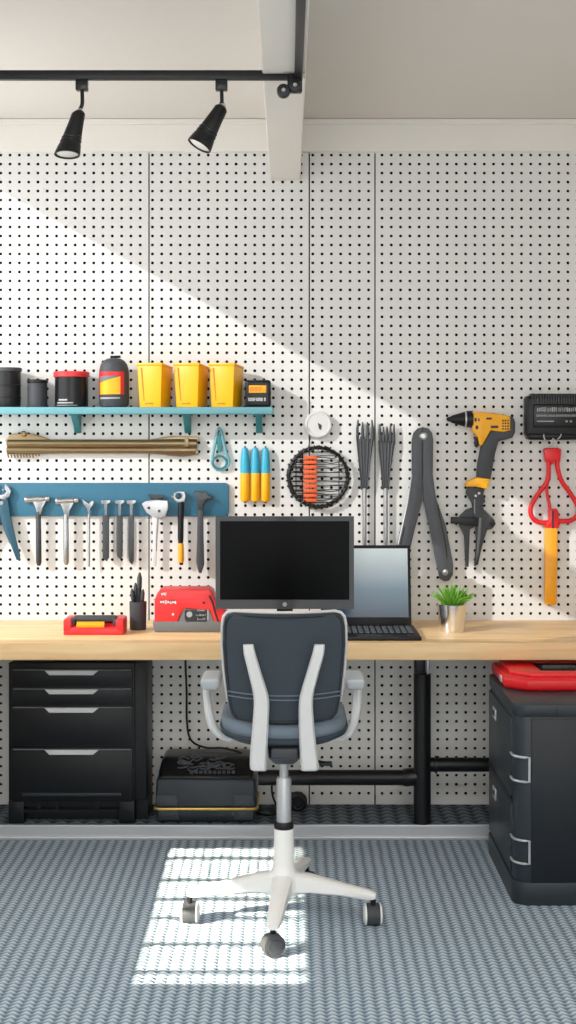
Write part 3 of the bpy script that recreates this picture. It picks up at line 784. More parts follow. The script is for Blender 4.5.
c6 = crop(440, 470, 8.23); yc = -.04
t = thing('spring_clamp', 'black clamp with two long prongs hanging under the drill', 'clamp', W(475, 530, yc))
obj('body', pl_(c6([(225, 140), (372, 148), (358, 196), (376, 262), (352, 284), (362, 330), (420, 392), (452, 412), (446, 470), (424, 488), (388, 494), (368, 560), (340, 660), (316, 780), (284, 792), (300, 600), (292, 470), (282, 360), (262, 270), (214, 190)]), yc-.012, yc+.012, .004), M['darkgrey'], t)
obj('prong', pl_(c6([(262, 310), (214, 328), (160, 380), (158, 455), (200, 545), (208, 797), (236, 797), (246, 490), (296, 460), (292, 330)]), yc-.004, yc+.010, .003), M['darkgrey'], t)
obj('cross_bar', pl_(c6([(92, 388), (316, 392), (316, 466), (92, 440)]), yc-.018, yc+.006, .003), M['black'], t)
obj('prong_edge', pl_(c6([(322, 392), (344, 392), (336, 520), (318, 680), (296, 760), (308, 560)]), yc-.016, yc-.008, .002), M['midgrey'], t)
for a, b in ((294, 212), (322, 192)):
    q = c6([(a, b)])[0]; obj('stud', MB().lathe([(.006, 0), (.004, .004)], W(q[0], q[1], yc-.012), (0, -1, 0), 12), M['silver'], t)
obj('knob', MB().lathe([(.009, 0), (.009, .012), (.005, .016)], W(*c6([(436, 440)])[0], yc-.010), (0, -1, 0), 14), M['black'], t)
obj('strut', MB().tube([W(*p, yc-.012) for p in c6([(368, 330), (440, 402)])], .003, 6).tube([W(*p, yc-.012) for p in c6([(286, 240), (284, 360)])], .0026, 6), M['steel'], t)
p = W(*c6([(300, 250)])[0], yc); obj('hook', MB().tube([(p.x, .029, p.z), (p.x, yc, p.z)], .005, 8), M['steel'], t)

# ------------------------------------------------------------------ black charger block
yc = -.075
t = thing('charger_block', 'black ribbed charger box with pale print at the right edge of the pegboard', 'charger', W(560, 418, yc))
a = W(526, 440, yc); b_ = W(596, 394, yc)
obj('body', MB().box((a.x, yc, a.z+.012), (b_.x, -.001, b_.z-.006), .016, 3), M['black'], t)
obj('front_panel', MB().box((a.x+.028, yc-.006, a.z+.05), (b_.x-.02, yc+.01, b_.z-.04), .006), M['blackgloss'], t)
obj('base', MB().box((a.x+.006, yc+.004, a.z), (b_.x-.006, -.002, a.z+.05), .012, 3), M['blackgloss'], t)
fn = MB()
n = 22
for k in range(n):
    x = a.x+.024+k*(b_.x-a.x-.05)/n
    fn.prism([(x, yc-.005, b_.z-.040), (x, yc-.005, b_.z-.008), (x, yc+.015, b_.z+.002), (x, -.01, b_.z+.002), (x, -.01, b_.z-.03)], (.005, 0, 0))
obj('fins', fn, M['darkgrey'], t)
pr = scribble(MB(), a.x+.042, a.z+.112, .2, .017, yc-.006, 24, 11, .003)
scribble(pr, a.x+.040, a.z+.092, .2, .009, yc-.006, 34, 12, .0018)
pr.box((a.x+.042, yc-.0066, a.z+.072), (a.x+.11, yc-.005, a.z+.076)); pr.box((a.x+.155, yc-.0066, a.z+.070), (a.x+.163, yc-.005, a.z+.077)); pr.box((a.x+.172, yc-.0066, a.z+.070), (a.x+.18, yc-.005, a.z+.077))
obj('label_print', pr, M['inkg'], t)
cl = MB(); c7 = crop(515, 385, 9.44)
for pts in ([(270, 445), (275, 500), (290, 525)], [(445, 440), (425, 490), (400, 512)], [(330, 585), (350, 520), (365, 505), (390, 560), (410, 590)], [(310, 590), (370, 560), (385, 520)]):
    cl.tube(crom([W(*p, yc+.003) for p in c7(pts)], 3), .0022, 6)
obj('wire_clip', cl, M['silver'], t)

# ------------------------------------------------------------------ red and yellow cutter
yr = -.03
t = thing('loop_cutter', 'red double-loop cutter with a long yellow handle, hung under the charger', 'cutter', W(550, 520, yr))
obj('top_block', pl_(c5([(450, 275), (462, 268), (508, 268), (519, 275), (515, 322), (496, 318), (484, 332), (470, 320), (456, 322)]), yr-.016, yr+.016, .004), M['redhot'], t)
l1 = crom([W(*p, yr) for p in c5([(468, 316), (468, 350), (462, 400), (430, 445), (402, 490), (397, 525), (412, 552), (440, 563), (484, 560)])], 5)
obj('loop', MB().tube(l1, .0095, 12), M['redhot'], t)
l2 = crom([W(*p, yr) for p in c5([(502, 316), (504, 350), (520, 400), (552, 445), (580, 492), (583, 525), (568, 548), (540, 557), (496, 556)])], 5)
obj('loop', MB().tube(l2, .0095, 12), M['redhot'], t)
obj('inner_rib', MB().tube(crom([W(*p, yr) for p in c5([(462, 404), (461, 440), (470, 490), (476, 530)])], 4), .0065, 10), M['redsoft'], t)
obj('yoke', pl_(c5([(468, 516), (480, 508), (500, 508), (508, 520), (510, 585), (456, 585), (458, 562), (470, 556)]), yr-.014, yr+.014, .004), M['redhot'], t)
obj('yoke_slot', MB().box(W(*c5([(482, 585)])[0], yr-.0155), W(*c5([(488, 515)])[0], yr-.012)), M['trim'], t)
obj('handle', pl_(c5([(455, 582), (504, 582), (504, 700), (500, 886), (486, 890), (454, 884)]), yr-.014, yr+.014, .006), M['amber'], t, label='long amber-yellow handle')
p = W(*c5([(485, 292)])[0], yr); obj('hook', MB().tube([(p.x, .029, p.z), (p.x, yr, p.z)], .005, 8), M['steel'], t)
p = W(553, 530, yr); obj('rear_pad', MB().box((p.x-.008, yr, p.z-.02), (p.x+.008, -.001, p.z+.02), .002), M['redsoft'], t)

# ------------------------------------------------------------------ things on the bench, left
# red tray box
yf = -.43
x0, x1 = W(63, 634, yf).x, W(123.5, 634, yf).x
t = thing('parts_case', 'low red case with a dark carry bar and yellow roll on the bench', 'case', ((x0+x1)/2, yf+.06, ZD))
b = MB().hexa([(x0, yf, ZD), (x1, yf, ZD), (x1, yf+.13, ZD), (x0, yf+.13, ZD), (x0+.004, yf+.004, ZD+.028), (x1-.004, yf+.004, ZD+.028), (x1-.004, yf+.126, ZD+.06), (x0+.004, yf+.126, ZD+.06)], .005)
b.box((x0, yf+.002, ZD+.01), (x0+.03, yf+.126, ZD+.058), .006).box((x1-.03, yf+.002, ZD+.01), (x1, yf+.126, ZD+.058), .006)
obj('shell', b, M['red'], t)
obj('carry_bar', MB().box((x0+.036, yf+.03, ZD+.045), (x1-.032, yf+.075, ZD+.066), .006).box((x0+.022, yf+.016, ZD+.032), (x0+.042, yf+.06, ZD+.058), .003).box((x1-.042, yf+.016, ZD+.032), (x1-.022, yf+.06, ZD+.058), .003), M['darkgrey'], t)
obj('roll', MB().tube([(x0+.05, yf+.012, ZD+.037), (x1-.072, yf+.012, ZD+.037)], .012, 18), M['amber'], t, label='amber-yellow roll in the front')
# pen cup
yc = -.275
cx = W(138, 629, yc).x
t = thing('pen_cup', 'dark tapered pen cup full of black pens on the bench', 'pen cup', (cx, yc, ZD))
obj('cup', MB().lathe([(.029, 0), (.031, .003), (.033, .106), (.031, .107), (.028, .100), (.026, .01), (0, .01)], (cx, yc, ZD), n=32), M['darkgrey'], t)
for i, (dx, dy, tilt, hh, r, lb) in enumerate(((.004, 0, .02, .205, .0085, 'tallest black marker standing in the middle of the pen cup'), (-.014, -.006, -.10, .145, .007, 'short black pen leaning to the left in the pen cup'),
                          (.016, -.008, .07, .142, .007, 'short black pen leaning right at the front of the pen cup'), (-.006, .012, -.04, .165, .0075, 'medium black pen at the back of the pen cup'))):
    tp = thing('pen', lb, 'pen', (cx+dx, yc+dy, ZD+.012), 'pens in the dark cup')
    a = Vector((cx+dx*.6, yc+dy*.6, ZD+.012)); ax = Vector((tilt, 0, 1)).normalized()
    obj('barrel', MB().lathe([(r*.8, 0), (r, .004), (r, hh*.82), (r*.75, hh*.85)], a, ax, 14), M['black'], tp)
    obj('pen_cap', MB().lathe([(r*1.1, hh*.72), (r*1.12, hh*.9), (r*.7, hh*.96), (r*.45, hh)], a, ax, 14), M['darkgrey'], tp)
    obj('clip', MB().box((a.x+ax.x*hh*.8-.002, a.y-r-.005, a.z+hh*.74), (a.x+ax.x*hh*.8+.002, a.y-r+.001, a.z+hh*.88), .001), M['steeld'], tp)
# red charger case
yf = -.36
x0, x1 = W(152.5, 631, yf).x, W(225, 631, yf).x
c8 = crop(140, 575, 6.4)
t = thing('tool_case', 'red power-tool case with a grey base beside the pen cup', 'tool case', ((x0+x1)/2, yf+.08, ZD))
obj('base', MB().hexa([(x0+.006, yf+.004, ZD), (x1-.004, yf+.004, ZD), (x1-.004, yf+.15, ZD), (x0+.006, yf+.15, ZD), (x0, yf, ZD+.044), (x1, yf, ZD+.044), (x1, yf+.155, ZD+.044), (x0, yf+.155, ZD+.044)], .007), M['midgrey'], t)
ol = c8([(92, 300), (92, 160), (112, 112), (136, 96), (440, 96), (462, 112), (474, 150), (545, 226), (550, 300), (490, 304), (470, 290), (446, 226), (290, 216), (268, 238), (240, 300)])
m_ = MB().prism([Vector((W(a, b, yf).x, yf-.002, W(a, b, yf).z)) for a, b in ol], (0, .15, 0), bev=.007)
obj('shell', m_, M['redsoft'], t)
arch = c8([(240, 312), (270, 240), (292, 219), (444, 228), (468, 292), (488, 312)])
obj('arch_panel', MB().prism([Vector((W(a, b, yf).x, yf+.003, W(a, b, yf).z)) for a, b in arch], (0, .03, 0)), M['midgrey'], t)
pp = c8([(286, 226), (428, 226), (428, 300), (296, 300), (286, 280)])
obj('label_panel', MB().prism([Vector((W(a, b, yf).x, yf+.0015, W(a, b, yf).z)) for a, b in pp], (0, .004, 0)), M['trim'], t)
p = W(*c8([(292, 290)])[0], yf)
lb = MB().lathe([(.011, 0), (.011, .001)], (p.x+.014, yf+.0015, p.z+.022), (0, -1, 0), 20)
scribble(lb, p.x+.044, p.z+.034, .03, .009, yf+.0015, 6, 21, .002); scribble(lb, p.x+.038, p.z+.016, .038, .007, yf+.0015, 8, 22, .002); scribble(lb, p.x+.044, p.z+.001, .032, .008, yf+.0015, 6, 23, .002)
lb.box((p.x+.081, yf+.0006, p.z+.001), (p.x+.086, yf+.0016, p.z+.044))
obj('label_print', lb, M['inkg'], t)
p = W(*c8([(130, 184)])[0], yf)
obj('brand_print', scribble(scribble(MB(), p.x, p.z, .062, .013, yf-.002, 7, 31, .003), p.x+.004, p.z+.03, .022, .012, yf-.002, 3, 32, .0025), M['ink'], t)
p = W(*c8([(408, 177)])[0], yf); q = W(*c8([(212, 252)])[0], yf)
obj('screw', MB().lathe([(.005, 0), (.004, .002)], (p.x, yf-.002, p.z), (0, -1, 0), 12), M['trim'], t)
obj('screw', MB().lathe([(.005, 0), (.004, .002)], (q.x, yf-.002, q.z), (0, -1, 0), 12), M['lgrey'], t)
obj('panel_seam', MB().box((x0+.004, yf-.0028, W(0, 599.3, yf).z-.001), (x1-.06, yf-.001, W(0, 599.3, yf).z+.001)), M['red'], t)
obj('side_strap', MB().tube([Vector((W(a, b, yf).x, yf-.002, W(a, b, yf).z)) for a, b in c8([(442, 132), (462, 168), (486, 256), (500, 296)])], .0035, 8), M['trim'], t)

# ------------------------------------------------------------------ monitor
ym = -.43
x0, x1 = W(215.5, 0, ym).x, W(354, 0, ym).x; z1, z0 = W(0, 516.5, ym).z, W(0, 609, ym).z
t = thing('monitor', 'wide black flat monitor with a blank screen behind the office chair', 'monitor', ((x0+x1)/2, ym+.06, ZD))
mb = MB(); bz = .017
fr = [(x0, ym, z0), (x1, ym, z0), (x1, ym, z1), (x0, ym, z1)]
ho = [(x0+bz, ym, z0+.034), (x1-bz, ym, z0+.034), (x1-bz, ym, z1-bz), (x0+bz, ym, z1-bz)]
mb.prism([Vector(p) for p in fr], (0, .022, 0), [[Vector(p) for p in ho]])
obj('bezel', mb, M['darkgrey'], t)
obj('back_shell', MB().box((x0+.004, ym+.018, z0+.004), (x1-.004, ym+.045, z1-.004), .01), M['black'], t)
obj('screen', MB().box((x0+bz-.001, ym+.004, z0+.033), (x1-bz+.001, ym+.012, z1-bz+.001)), M['screen'], t, label='glossy black blank screen')
cxm = (x0+x1)/2
obj('logo', MB().lathe([(.008, 0), (.008, .001)], (cxm, ym, z0+.017), (0, -1, 0), 18).box((cxm-.0045, ym-.0016, z0+.013), (cxm-.0025, ym-.0008, z0+.021)), M['inkg'], t, label='small round grey badge')
obj('neck', MB().box((cxm-.03, ym+.04, ZD+.012), (cxm+.03, ym+.065, z0+.12), .006), M['black'], t)
obj('foot', MB().box((cxm-.12, ym-.03, ZD), (cxm+.08, ym+.12, ZD+.014), .005), M['lgrey'], t, label='pale grey foot plate')
obj('foot_block', MB().box((cxm-.11, ym-.02, ZD+.014), (cxm-.055, ym+.02, ZD+.05), .004).box((cxm+.035, ym-.02, ZD+.014), (cxm+.07, ym+.02, ZD+.05), .004), M['lgrey'], t)

# ------------------------------------------------------------------ laptop
yh2 = -.28; xl0, xl1 = .125, W(413.5, 627, yh2).x
t = thing('laptop', 'open black laptop with a pale blue-grey screen, half behind the monitor', 'laptop', ((xl0+xl1)/2, yh2-.14, ZD))
obj('base', MB().hexa([(xl0, -.575, ZD), (xl1+.004, -.575, ZD), (xl1, yh2, ZD), (xl0, yh2, ZD), (xl0, -.575, ZD+.014), (xl1+.004, -.575, ZD+.014), (xl1, yh2, ZD+.018), (xl0, yh2, ZD+.018)], .003), M['black'], t)
ztop = W(0, 545.5, yh2+.06).z
tilt = lambda y0, zz: yh2+y0+.07*(zz-ZD)/(ztop-ZD)
x1s = W(411, 0, yh2+.03).x
lid = MB().hexa([(xl0, tilt(0, ZD+.014), ZD+.014), (x1s, tilt(0, ZD+.014), ZD+.014), (x1s, tilt(.008, ZD+.014), ZD+.014), (xl0, tilt(.008, ZD+.014), ZD+.014),
                 (xl0, tilt(0, ztop), ztop), (x1s, tilt(0, ztop), ztop), (x1s, tilt(.008, ztop), ztop), (xl0, tilt(.008, ztop), ztop)], .003)
lo_ = obj('lid', lid, M['black'], t)
a, b = ZD+.046, ztop-.012
obj('display', MB().hexa([(xl0+.01, tilt(-.001, a), a), (x1s-.011, tilt(-.001, a), a), (x1s-.011, tilt(.001, a), a), (xl0+.01, tilt(.001, a), a),
                          (xl0+.01, tilt(-.001, b), b), (x1s-.011, tilt(-.001, b), b), (x1s-.011, tilt(.001, b), b), (xl0+.01, tilt(.001, b), b)]), M['display'], lo_, label='pale blue-grey gradient screen')
kb = obj('keyboard', MB().box((xl0+.02, -.50, ZD+.0125), (xl1-.016, yh2-.03, ZD+.0165)), M['screen'], t)
key0 = None; nx, ny = 14, 5
kw, kd = (xl1-.016-xl0-.02)/nx, (.19)/ny
for j in range(ny):
    for i in range(nx):
        kx, ky, kz = xl0+.02+(i+.5)*kw, -.50+(j+.5)*kd, ZD+.0165
        if key0 is None:
            base = root_loc(kb); km = MB().box((base.x-kw*.36, base.y-kd*.36, base.z), (base.x+kw*.36, base.y+kd*.36, base.z+.004), .001)
            key0 = obj('key', km, M['iron'], kb); k_ = key0
        else:
            k_ = key0.copy(); COL.objects.link(k_); k_.parent = kb
        k_.location = Vector((kx, ky, kz))-base
obj('touchpad', MB().box((.25, -.565, ZD+.0135), (.34, -.512, ZD+.0152)), M['darkgrey'], t)

# ------------------------------------------------------------------ potted plant
yp = -.33
x = W(452.3, 630, yp).x; r = 15*S(yp); hp = 27.5*S(yp)
t = thing('potted_plant', 'small spiky green plant in a polished metal pot on the bench', 'plant', (x, yp, ZD))
obj('pot', MB().lathe([(r*.76, 0), (r*.8, .002), (r*1.0, hp), (r*.95, hp), (r*.9, hp-.01), (0, hp-.01)], (x, yp, ZD), n=40), M['chrome'], t)
obj('soil', MB().lathe([(r*.91, hp-.014), (r*.9, hp-.006), (0, hp-.004)], (x, yp, ZD), n=24), M['soil'], t)
fo = MB(); rnd = random.Random(3)
for k in range(150):
    a = rnd.uniform(0, 2*PI); sp = rnd.uniform(.0, 1.0)**.8; L = rnd.uniform(.075, .102)*(1-.12*sp)
    d = Vector((math.cos(a)*sp*.9, math.sin(a)*sp*.9, 1.05-.45*sp)).normalized()
    b0 = Vector((x+math.cos(a)*r*.5*sp, yp+math.sin(a)*r*.5*sp, ZD+hp-.008)); side = d.cross(Vector((rnd.uniform(-1, 1), rnd.uniform(-1, 1), .1))).normalized()
    m1 = b0+d*L*.5+Vector((0, 0, .004)); tip = b0+d*L-Vector((0, 0, .01*sp))
    nrm = d.cross(side).normalized()*.002
    w = .0031
    fo.raw([b0-side*w*.7, b0+side*w*.7, m1+side*w, tip, m1-side*w, m1+nrm, b0+nrm], [(0, 1, 6), (0, 6, 5, 4), (1, 2, 5, 6), (2, 3, 5), (4, 5, 3), (0, 4, 3, 2, 1)])
obj('leaves', fo, M['leaf'], t)

# ------------------------------------------------------------------ drawer cabinet under the bench
yf = -.275; P_ = lambda px, row: W(px, row, yf)
zb0 = .0485
xa, xb = P_(8, 0).x, P_(146, 0).x
t = thing('drawer_cabinet', 'black four-drawer cabinet with silver pulls under the left of the bench', 'drawer cabinet', ((xa+xb)/2, -.13, zb0))
ztop = P_(0, 663).z
dxr = P_(134.5, 0).x
obj('carcass', MB().box((xa+.004, yf+.028, .135), (xb, -.004, ztop), .005).box((xa, yf+.012, .135), (dxr, yf+.03, ztop), .004), M['cab'], t)
pb = MB().box((xa+.03, yf+.07, zb0), (xb, -.004, .14)).box((xa, yf+.006, zb0), (xa+.06, -.01, .137), .004).box((dxr-.06, yf+.006, zb0), (dxr, -.01, .137), .004)
pb.box((xa+.05, yf+.03, zb0+.06), (dxr-.05, yf+.05, .137)).box((xa+.05, yf+.02, zb0+.038), (dxr-.05, yf+.03, zb0+.05)).box((xa+.05, -.06, zb0), (dxr+.04, -.03, .137))
for u in (.16, .3, .62): pb.box((xa+.03+u*(dxr-xa), yf+.024, zb0+.04), (xa+.045+u*(dxr-xa), yf+.04, .137))
obj('plinth', pb, M['cab'], t)
for r0, r1 in ((669, 686.5), (688, 705), (706.5, 745.5), (748.5, 802)):
    a, b = P_(11.5, r1), P_(132.5, r0)
    d = obj('drawer', MB().box((a.x, yf, a.z), (b.x, yf+.014, b.z), .002), M['cab'], t)
    hl = P_(45, 0).x; hr = P_(99, 0).x; zz = b.z-.004
    obj('handle', MB().prism([(hl, yf-.012, zz), (hr, yf-.012, zz), (hr-.022, yf-.012, zz-.018), (hl+.018, yf-.012, zz-.018)], (0, .014, 0), bev=.002), M['lgrey'], d, label='silver trapezoid pull')
    obj('lip', MB().box((a.x+.006, yf-.006, zz-.001), (b.x-.006, yf+.003, zz+.003), .001), M['midgrey'], d)
    if r0 > 740: obj('groove_strip', MB().box((P_(22, 0).x, yf-.002, P_(0, 796).z), (P_(121, 0).x, yf+.001, P_(0, 793).z), .0008), M['bin'], d)

# ------------------------------------------------------------------ black equipment case and its cable
yf = -.268; zb0 = .0485
x0, x1 = W(155, 0, yf).x, W(256.5, 0, yf).x
t = thing('equipment_case', 'low black rounded case with a gold stripe, on the ledge under the bench', 'equipment case', ((x0+x1)/2, -.14, zb0))
zA = W(0, 779, yf).z; ztop = W(0, 752, -.10).z
obj('lower_shell', MB().hexa([(x0+.012, yf+.012, zb0), (x1-.012, yf+.012, zb0), (x1-.012, -.02, zb0), (x0+.012, -.02, zb0), (x0, yf, zb0+.056), (x1, yf, zb0+.056), (x1, -.012, zb0+.056), (x0, -.012, zb0+.056)], .012, 3), M['bin'], t)
def ring_loop(ix, z, yfr, n=6):
    return [(x0+ix, yfr, z), (x1-ix, yfr, z), (x1-ix, -.012-ix*.3, z), (x0+ix, -.012-ix*.3, z)]
u = MB()
a_ = ring_loop(0, zb0+.058, yf); b_ = ring_loop(.004, zA, yf+.006)
u.hexa(a_+b_, .012, 3); obj('upper_shell', u, M['bin'], t)
c_ = ring_loop(.006, zA-.004, yf+.006); d_ = [(x0+.02, yf+.085, ztop), (x1-.018, yf+.085, ztop), (x1-.022, -.04, ztop+.004), (x0+.026, -.04, ztop+.004)]
obj('lid', MB().hexa(c_+d_, .02, 4), M['blackgloss'], t)
st = MB(); rr = .018
pth = []
for cxx, cyy, a0 in ((x1-rr, yf+rr, -90), (x1-rr, -.012-rr, 0), (x0+rr, -.012-rr, 90), (x0+rr, yf+rr, 180)):
    for k in range(7):
        a = math.radians(a0+90*k/6); pth.append((cxx+(rr+.002)*math.cos(a), cyy+(rr+.002)*math.sin(a), zb0+.056))
obj('stripe', MB().tube(pth, .0055, 8, True), M['gold'], t, label='thin gold stripe round the case')
for a0, a1 in ((x0+.004, x0+.092), (x1-.09, x1-.004)):
    lt = MB().hexa([(a0+.0, yf-.004, zb0+.066), (a1, yf-.004, zb0+.066), (a1, yf+.01, zb0+.066), (a0, yf+.01, zb0+.066), (a0, yf+.002, zb0+.108), (a1-.012, yf+.002, zb0+.108), (a1-.012, yf+.014, zb0+.108), (a0, yf+.014, zb0+.108)], .003)
    obj('corner_plate', lt, M['bin'], t)
for a0, a1 in ((x0+.012, x0+.088), (x1-.086, x1-.012)): obj('lower_plate', MB().box((a0, yf-.001, zb0+.012), (a1, yf+.02, zb0+.055), .003), M['bin'], t)
em = MB(); rnd = random.Random(9)
nv = Vector((0, ztop-zA, 0)); 
def slope(u_, v_, h_=.003): return Vector((x0+u_*(x1-x0), yf+.006+.079*v_, zA+(ztop-zA)*v_))+Vector((0, -.6, .8))*h_
for k in range(30):
    u_, v_ = rnd.uniform(.26, .80), rnd.uniform(.42, 1.0)
    em.tube(crom([slope(u_-.055, v_), slope(u_-.01, v_+rnd.uniform(-.16, .16)), slope(u_+.05, v_+rnd.uniform(-.08, .08))], 3), .0032, 6)
for k in range(10):
    u_ = .34+k*.046; em.hexa([slope(u_, .22, -.002), slope(u_+.03, .22, -.002), slope(u_+.03, .34, -.002), slope(u_, .34, -.002), slope(u_, .22, .005), slope(u_+.03, .22, .005), slope(u_+.03, .34, .005), slope(u_, .34, .005)], .001)
obj('raised_emblem', em, M['iron'], t)
pth = crom([W(185.5, 666, -.05), W(186.5, 690, -.035), W(187, 722, -.035), W(191, 740, -.05), W(205, 747.5, -.08), W(222, 748, -.10), (W(236, 0, -.12).x, -.12, ztop+.008), (W(242, 0, -.125).x, -.128, ztop+.0)], 6)
pth = [Vector((W(185.5, 0, -.05).x, -.05, .7275))]+pth
o = obj('power_cord', MB().tube(pth, .0042, 8), M['black'], loc=(pth[0].x, -.05, .7)); tag(o, 'thin black cord hanging from the bench down to the black case', 'cord')
# plug block, loose cable and coil by the case
px0 = W(262, 0, -.13).x
o = obj('plug_adapter', MB().box((px0-.022, -.16, W(0, 806, -.16).z), (px0+.006, -.10, W(0, 797, -.16).z-.0), .004), M['black'], loc=(px0, -.13, .15))
bpy.data.objects.remove(o)
t = thing('cable_coil', 'black coiled cable standing on the ledge behind the chair column', 'cable coil', (W(297, 0, -.1).x, -.1, .0485))
cc = W(297.5, 808, -.1); cR_ = .034
cz = .0485+cR_+.008
cb = MB()
for k in range(4):
    cb.tube([(cc.x+(cR_-.006*abs(k-1.5))*math.cos(a), -.12+.011*k, cz+(cR_-.006*abs(k-1.5))*math.sin(a)) for a in [2*PI*j/28 for j in range(28)]], .0078, 8, True)
obj('coil', cb, M['black'], t)
obj('core', MB().lathe([(.026, 0), (.026, .03)], (cc.x, -.12, cz), (0, 1, 0), 24), M['blackgloss'], t)
lead = crom([W(273, 772, -.16), W(272, 792, -.17), W(277, 806, -.17), (W(283, 0, -.15).x, -.15, .07), (W(270, 0, -.17).x, -.17, .0555), (W(256, 0, -.15).x, -.14, .056), (W(262, 0, -.1).x, -.09, .056), (cc.x-.02, -.1, .056)], 6)
obj('lead', MB().tube(lead, .004, 8), M['black'], t)

# ------------------------------------------------------------------ tall graphite cabinet on the right
xa, xb = .742, 1.24; yf, yk = -1.07, -.45; zt_ = .655
t = thing('storage_cabinet', 'tall graphite storage cabinet with wire latches at the right edge', 'storage cabinet', ((xa+xb)/2, (yf+yk)/2, 0))
def rbox(x0, x1, y0, y1, z0, z1, r, bev=.004, n=6):
    pts = []
    for cx_, cy_, a0 in ((x1-r, y0+r, -90), (x1-r, y1-r, 0), (x0+r, y1-r, 90), (x0+r, y0+r, 180)):
        for k in range(n+1):
            a = math.radians(a0+90*k/n); pts.append(Vector((cx_+r*math.cos(a), cy_+r*math.sin(a), z0)))
    return MB().prism(pts, (0, 0, z1-z0), bev=bev)
obj('body', rbox(xa, xb, yf, yk, .06, .615, .045), M['bin'], t)
obj('top_lid', rbox(xa-.006, xb+.006, yf-.006, yk+.004, .613, zt_, .05, .008), M['bin'], t)
pl = rbox(xa-.008, xb+.008, yf-.008, yk+.008, 0, .075, .052, .005)
obj('plinth', pl, M['bin'], t)
obj('front_panel', MB().box((xa+.052, yf-.004, .066), (xb-.05, yf+.02, .608), .003), M['cabfront'], t)
for z0, z1 in ((.335, .598), (.085, .315)):
    d = obj('side_door', MB().box((xa-.005, yf+.075, z0), (xa+.02, yk-.03, z1), .003), M['bin'], t)
    zz = z1-.055
    obj('latch', MB().box((xa-.009, yf+.40, zz-.022), (xa-.004, yf+.47, zz+.018), .002), M['silver'], d, label='small silver latch plate')
    obj('latch_centre', MB().box((xa-.0105, yf+.415, zz-.010), (xa-.007, yf+.455, zz+.008), .001), M['darkgrey'], d)
for z0, z1 in ((.402, .482), (.135, .210)):
    r = .045
    def rail_(z):
        out = [Vector((xa-.004, yf+.075, z))]
        for k in range(7):
            a = math.radians(180+90*k/6); out.append(Vector((xa+r+(r+.004)*math.cos(a), yf+r+(r+.004)*math.sin(a), z)))
        return out
    top = rail_(z1); bot = rail_(z0)
    pth = [top[0]]+top[1:]+bot[:0:-1]+[bot[0]]
    obj('wire_latch', MB().tube(pth, .0042, 8), M['silver'], t, label='bent silver wire latch wrapped round the corner')
sl = MB()
for z0, z1 in ((.315, .335),): sl.box((xa-.004, yf+.06, z0+.002), (xa+.01, yk-.02, z1-.002))
obj('side_gap', sl, M['cab'], t)
obj('lid_seam', MB().box((xa+.13, yf-.0075, .615), (xa+.133, yf, zt_-.006)), M['cab'], t)
# red case on top of it
yr0, yr1 = -.70, -.47
xr0 = W(493, 0, -.5).x
t = thing('lidded_case', 'glossy red case with a recessed dark handle on top of the graphite cabinet', 'case', (xr0+.2, -.58, zt_))
hz = zt_
yfront = -.84
o_ = [(xr0, yk-.015), (xr0, yfront+.07), (xr0+.07, yfront), (xr0+.42, yfront), (xr0+.45, yfront+.04), (xr0+.45, yk-.015)]
obj('shell', MB().prism([Vector((a, b, hz)) for a, b in o_], (0, 0, .042), bev=.012, seg=3), M['redhot'], t)
o2 = [(xr0+.025, yk-.025), (xr0+.025, yfront+.11), (xr0+.085, yfront+.045), (xr0+.40, yfront+.045), (xr0+.425, yfront+.07), (xr0+.425, yk-.025)]
ho = [(xr0+.13, yk-.07), (xr0+.135, yfront+.10), (xr0+.27, yfront+.10), (xr0+.3, yk-.07)]
obj('lid', MB().prism([Vector((a, b, hz+.038)) for a, b in o2], (0, 0, .018), [[Vector((a, b, hz+.038)) for a, b in ho]], bev=.006), M['redhot'], t)
obj('recess', MB().prism([Vector((a, b, hz+.0415)) for a, b in ho], (0, 0, .004)), M['trim'], t, label='dark recessed handle well')
obj('grip', MB().box((xr0+.15, yfront+.17, hz+.046), (xr0+.27, yfront+.195, hz+.060), .004), M['darkgrey'], t)
obj('clasp', MB().box((xr0-.004, yfront+.12, hz+.012), (xr0+.004, yfront+.16, hz+.034), .002), M['silver'], t)

# ------------------------------------------------------------------ office chair
CY = -1.22; CXc = -.013
t = thing('office_chair', 'slate-blue office chair with white base and grey back struts, seen from behind', 'office chair', (CXc, CY, 0))
yb0 = -1.36                                    # back panel plane
def P(px, row, y): return W(px, row, y)
